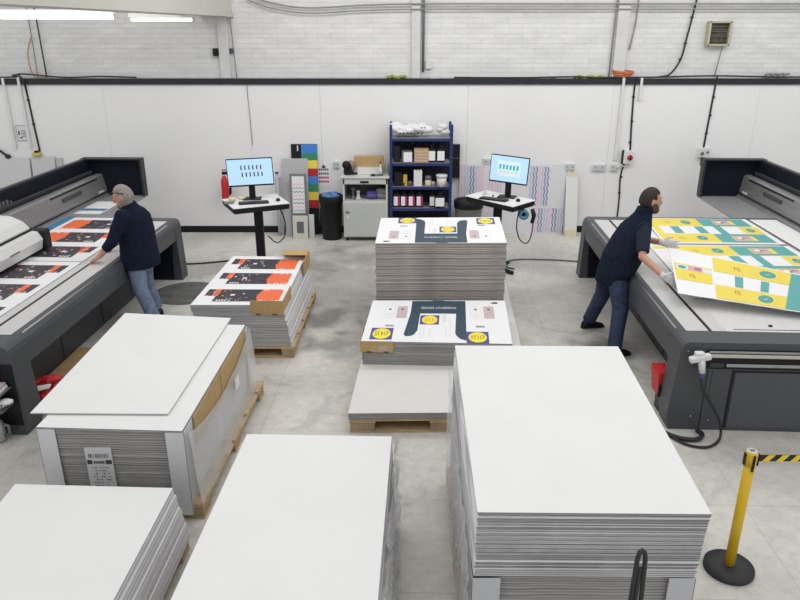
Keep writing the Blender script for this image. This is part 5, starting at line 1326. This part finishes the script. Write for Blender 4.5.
jk.loft([((-3.14, 8.205, .735), r1, .25, f1, .195), ((-3.14, 8.205, .80), r1, .255, f1, .20), ((-3.14, 8.20, 1.0), r1, .235, f1, .185), ((-3.135, 8.18, 1.2), r1, .235, f1, .175), ((-3.13, 8.155, 1.36), r1, .215, f1, .150), ((-3.13, 8.145, 1.44), r1, .15, f1, .115), ((-3.15, 8.14, 1.49), r1, .095, f1, .09), ((-3.17, 8.13, 1.545), r1, .082, f1, .082)], fleece)
jk.tube([Ls, lerp(Ls, Le, .5), Le, lerp(Le, Lw, .55)], [.088, .078, .068, .056], fleece, 14); jk.ball(Ls, .092, .092, .092, fleece)
jk.ball(Le, .07, .07, .07, fleece)
jk.tube([Rs, lerp(Rs, Re, .5), Re, lerp(Re, Rw, .55)], [.088, .078, .068, .056], fleece, 14); jk.ball(Rs, .092, .092, .092, fleece); jk.ball(Re, .07, .07, .07, fleece)
remeshed(jk, 'fleece_jacket', R1, .011, fleece, 3)
tr = MB(); tr.loft([((-3.14, 8.205, .70), r1, .17, f1, .135), ((-3.14, 8.205, .84), r1, .185, f1, .15), ((-3.135, 8.205, .95), r1, .18, f1, .145)], jean1)
for (h_, k_, a_) in ((LH, LK, LA), (RH, RK, RA)):
    tr.tube([h_, lerp(h_, k_, .5), k_, lerp(k_, a_, .5), lerp(k_, a_, 1.0)], [.118, .105, .088, .082, .080], jean1, 14); tr.ball(h_, .115, .115, .115, jean1)
remeshed(tr, 'jeans', R1, .010, jean1, 3)
shoe(R1, LA, f1); shoe(R1, RA, f1)
face_parts(P1, M1, R1, 1.12)
hair_shell(P1, M1, R1, hairg, 1.12, .006, low=.10)
gb = MB(); 
for s in (-1, 1): gb.tube([P1(s * .082, -.05, .03) - loc, P1(s * .086, .02, .065) - loc, P1(s * .070, .085, .085) - loc], .0045, black, 6)
gb.tube([P1(-.07, .085, .085) - loc, P1(-.03, .108, .072) - loc, P1(0, .112, .080) - loc, P1(.03, .108, .072) - loc, P1(.07, .085, .085) - loc], .005, black, 6); gb.build('glasses', R1)
sb = MB(); sb.ball(P1(0, .088, -.075) - loc, .045, .022, .035, hairg, M=M1, n=10); sb.build('stubble', R1)

# ---- bearded man at the right printer
loc = V((2.40, 7.68, 0))
R2 = empty('person', tuple(loc), 0, 'bearded person in dark vest and white gloves lifting a yellow board at the right printer', 'person')
f2 = V((.98, .20, 0)).normalized(); r2 = V((f2.y, -f2.x, 0))
body = MB()
P2, M2 = head(body, (2.765, 7.72, 1.645), V((.97, .10, -.12)), V((.12, 0, 1)), 1.15)
limb(body, [(2.66, 7.70, 1.40), (2.74, 7.715, 1.58)], [.07, .060])
body.loft([((2.42, 7.66, .86), r2, .17, f2, .13), ((2.49, 7.67, 1.02), r2, .17, f2, .12), ((2.57, 7.68, 1.22), r2, .18, f2, .12), ((2.64, 7.69, 1.36), r2, .17, f2, .10), ((2.68, 7.70, 1.44), r2, .09, f2, .07)], skin)
Rs, Re, Rw = (2.65, 7.48, 1.38), (2.60, 7.28, 1.13), (2.745, 7.02, 1.005)
Ls, Le, Lw = (2.71, 7.88, 1.38), (2.79, 7.92, 1.15), (2.95, 7.72, 1.165)
limb(body, [Rs, Re, Rw], [.055, .045, .032]); limb(body, [Ls, Le, Lw], [.055, .045, .032])
hand(body, Rw, (.8, -.3, -.35), (.3, .9, -.25), (.2, 0, 1), .35, .93); hand(body, Lw, (.85, -.35, -.10), (.3, .9, -.25), (.2, 0, 1), .35, .93)
RH, RK, RA = (2.43, 7.54, .88), (2.47, 7.40, .48), (2.385, 7.20, .10)
LH, LK, LA = (2.40, 7.76, .88), (2.40, 7.88, .49), (2.30, 8.0, .10)
for pts in ((LH, LK, LA), (RH, RK, RA)): limb(body, pts, [.09, .06, .04])
remeshed(body, 'body', R2, .008, skin, 3)
vs = MB()
fT = (f2 + V((0, 0, .38))).normalized()
vs.loft([((2.44, 7.645, .79), r2, .235, fT, .22), ((2.465, 7.645, .88), r2, .255, fT, .24), ((2.52, 7.66, 1.05), r2, .255, f2, .225), ((2.585, 7.68, 1.22), r2, .245, f2, .20), ((2.63, 7.69, 1.36), r2, .215, f2, .155), ((2.67, 7.70, 1.44), r2, .15, f2, .12), ((2.70, 7.705, 1.51), r2, .098, f2, .098), ((2.725, 7.71, 1.575), r2, .094, f2, .094)], fleece)
vs.ball(Rs, .085, .07, .085, fleece); vs.ball(Ls, .085, .07, .085, fleece)
remeshed(vs, 'vest', R2, .011, fleece, 3)
sh = MB()
for s_, e_ in ((Rs, Re), (Ls, Le)):
    sh.tube([s_, lerp(s_, e_, .45), lerp(s_, e_, .85)], [.078, .074, .070], tshirt, 14)
    sh.ball(s_, .078, .078, .078, tshirt)
sh.loft([((2.63, 7.69, 1.28), r2, .16, f2, .10), ((2.66, 7.70, 1.40), r2, .14, f2, .09)], tshirt)
remeshed(sh, 'tshirt', R2, .010, tshirt, 2)
tr = MB(); tr.loft([((2.41, 7.655, .74), r2, .17, f2, .14), ((2.42, 7.66, .84), r2, .175, f2, .15), ((2.45, 7.665, .93), r2, .16, f2, .13)], jean2)
for (h_, k_, a_) in ((LH, LK, LA), (RH, RK, RA)):
    tr.tube([h_, lerp(h_, k_, .5), k_, lerp(k_, a_, .5), lerp(k_, a_, 1.0)], [.108, .108, .092, .082, .080], jean2, 14); tr.ball(h_, .105, .105, .105, jean2)
remeshed(tr, 'jeans', R2, .010, jean2, 3)
shoe(R2, RA, f2); shoe(R2, LA, f2)
face_parts(P2, M2, R2, 1.15)
hair_shell(P2, M2, R2, hairb, 1.15, .008, low=.06)
bb = MB(); bb.ball(P2(0, .062, -.085) - loc, .066, .052, .048, beardm, M=M2, n=14)
for s in (-1, 1): bb.ball(P2(s * .062, .03, -.055) - loc, .020, .040, .052, beardm, M=M2, n=10)
bb.ball(P2(0, .100, -.044) - loc, .030, .012, .007, beardm, M=M2, n=8); bb.build('beard', R2)
for (w_, d_, s_) in ((Rw, (.8, -.3, -.35), (.2, 0, 1)), (Lw, (.85, -.35, -.10), (.2, 0, 1))):
    g = MB(); hand(g, w_, d_, (.3, .9, -.25), s_, .35, 1.22); dd = V(d_).normalized()
    g.tube([V(w_) - dd * .03, V(w_) + dd * .02], [.040, .036], glovem, 14); remeshed(g, 'glove', R2, .005, glovem, 2)
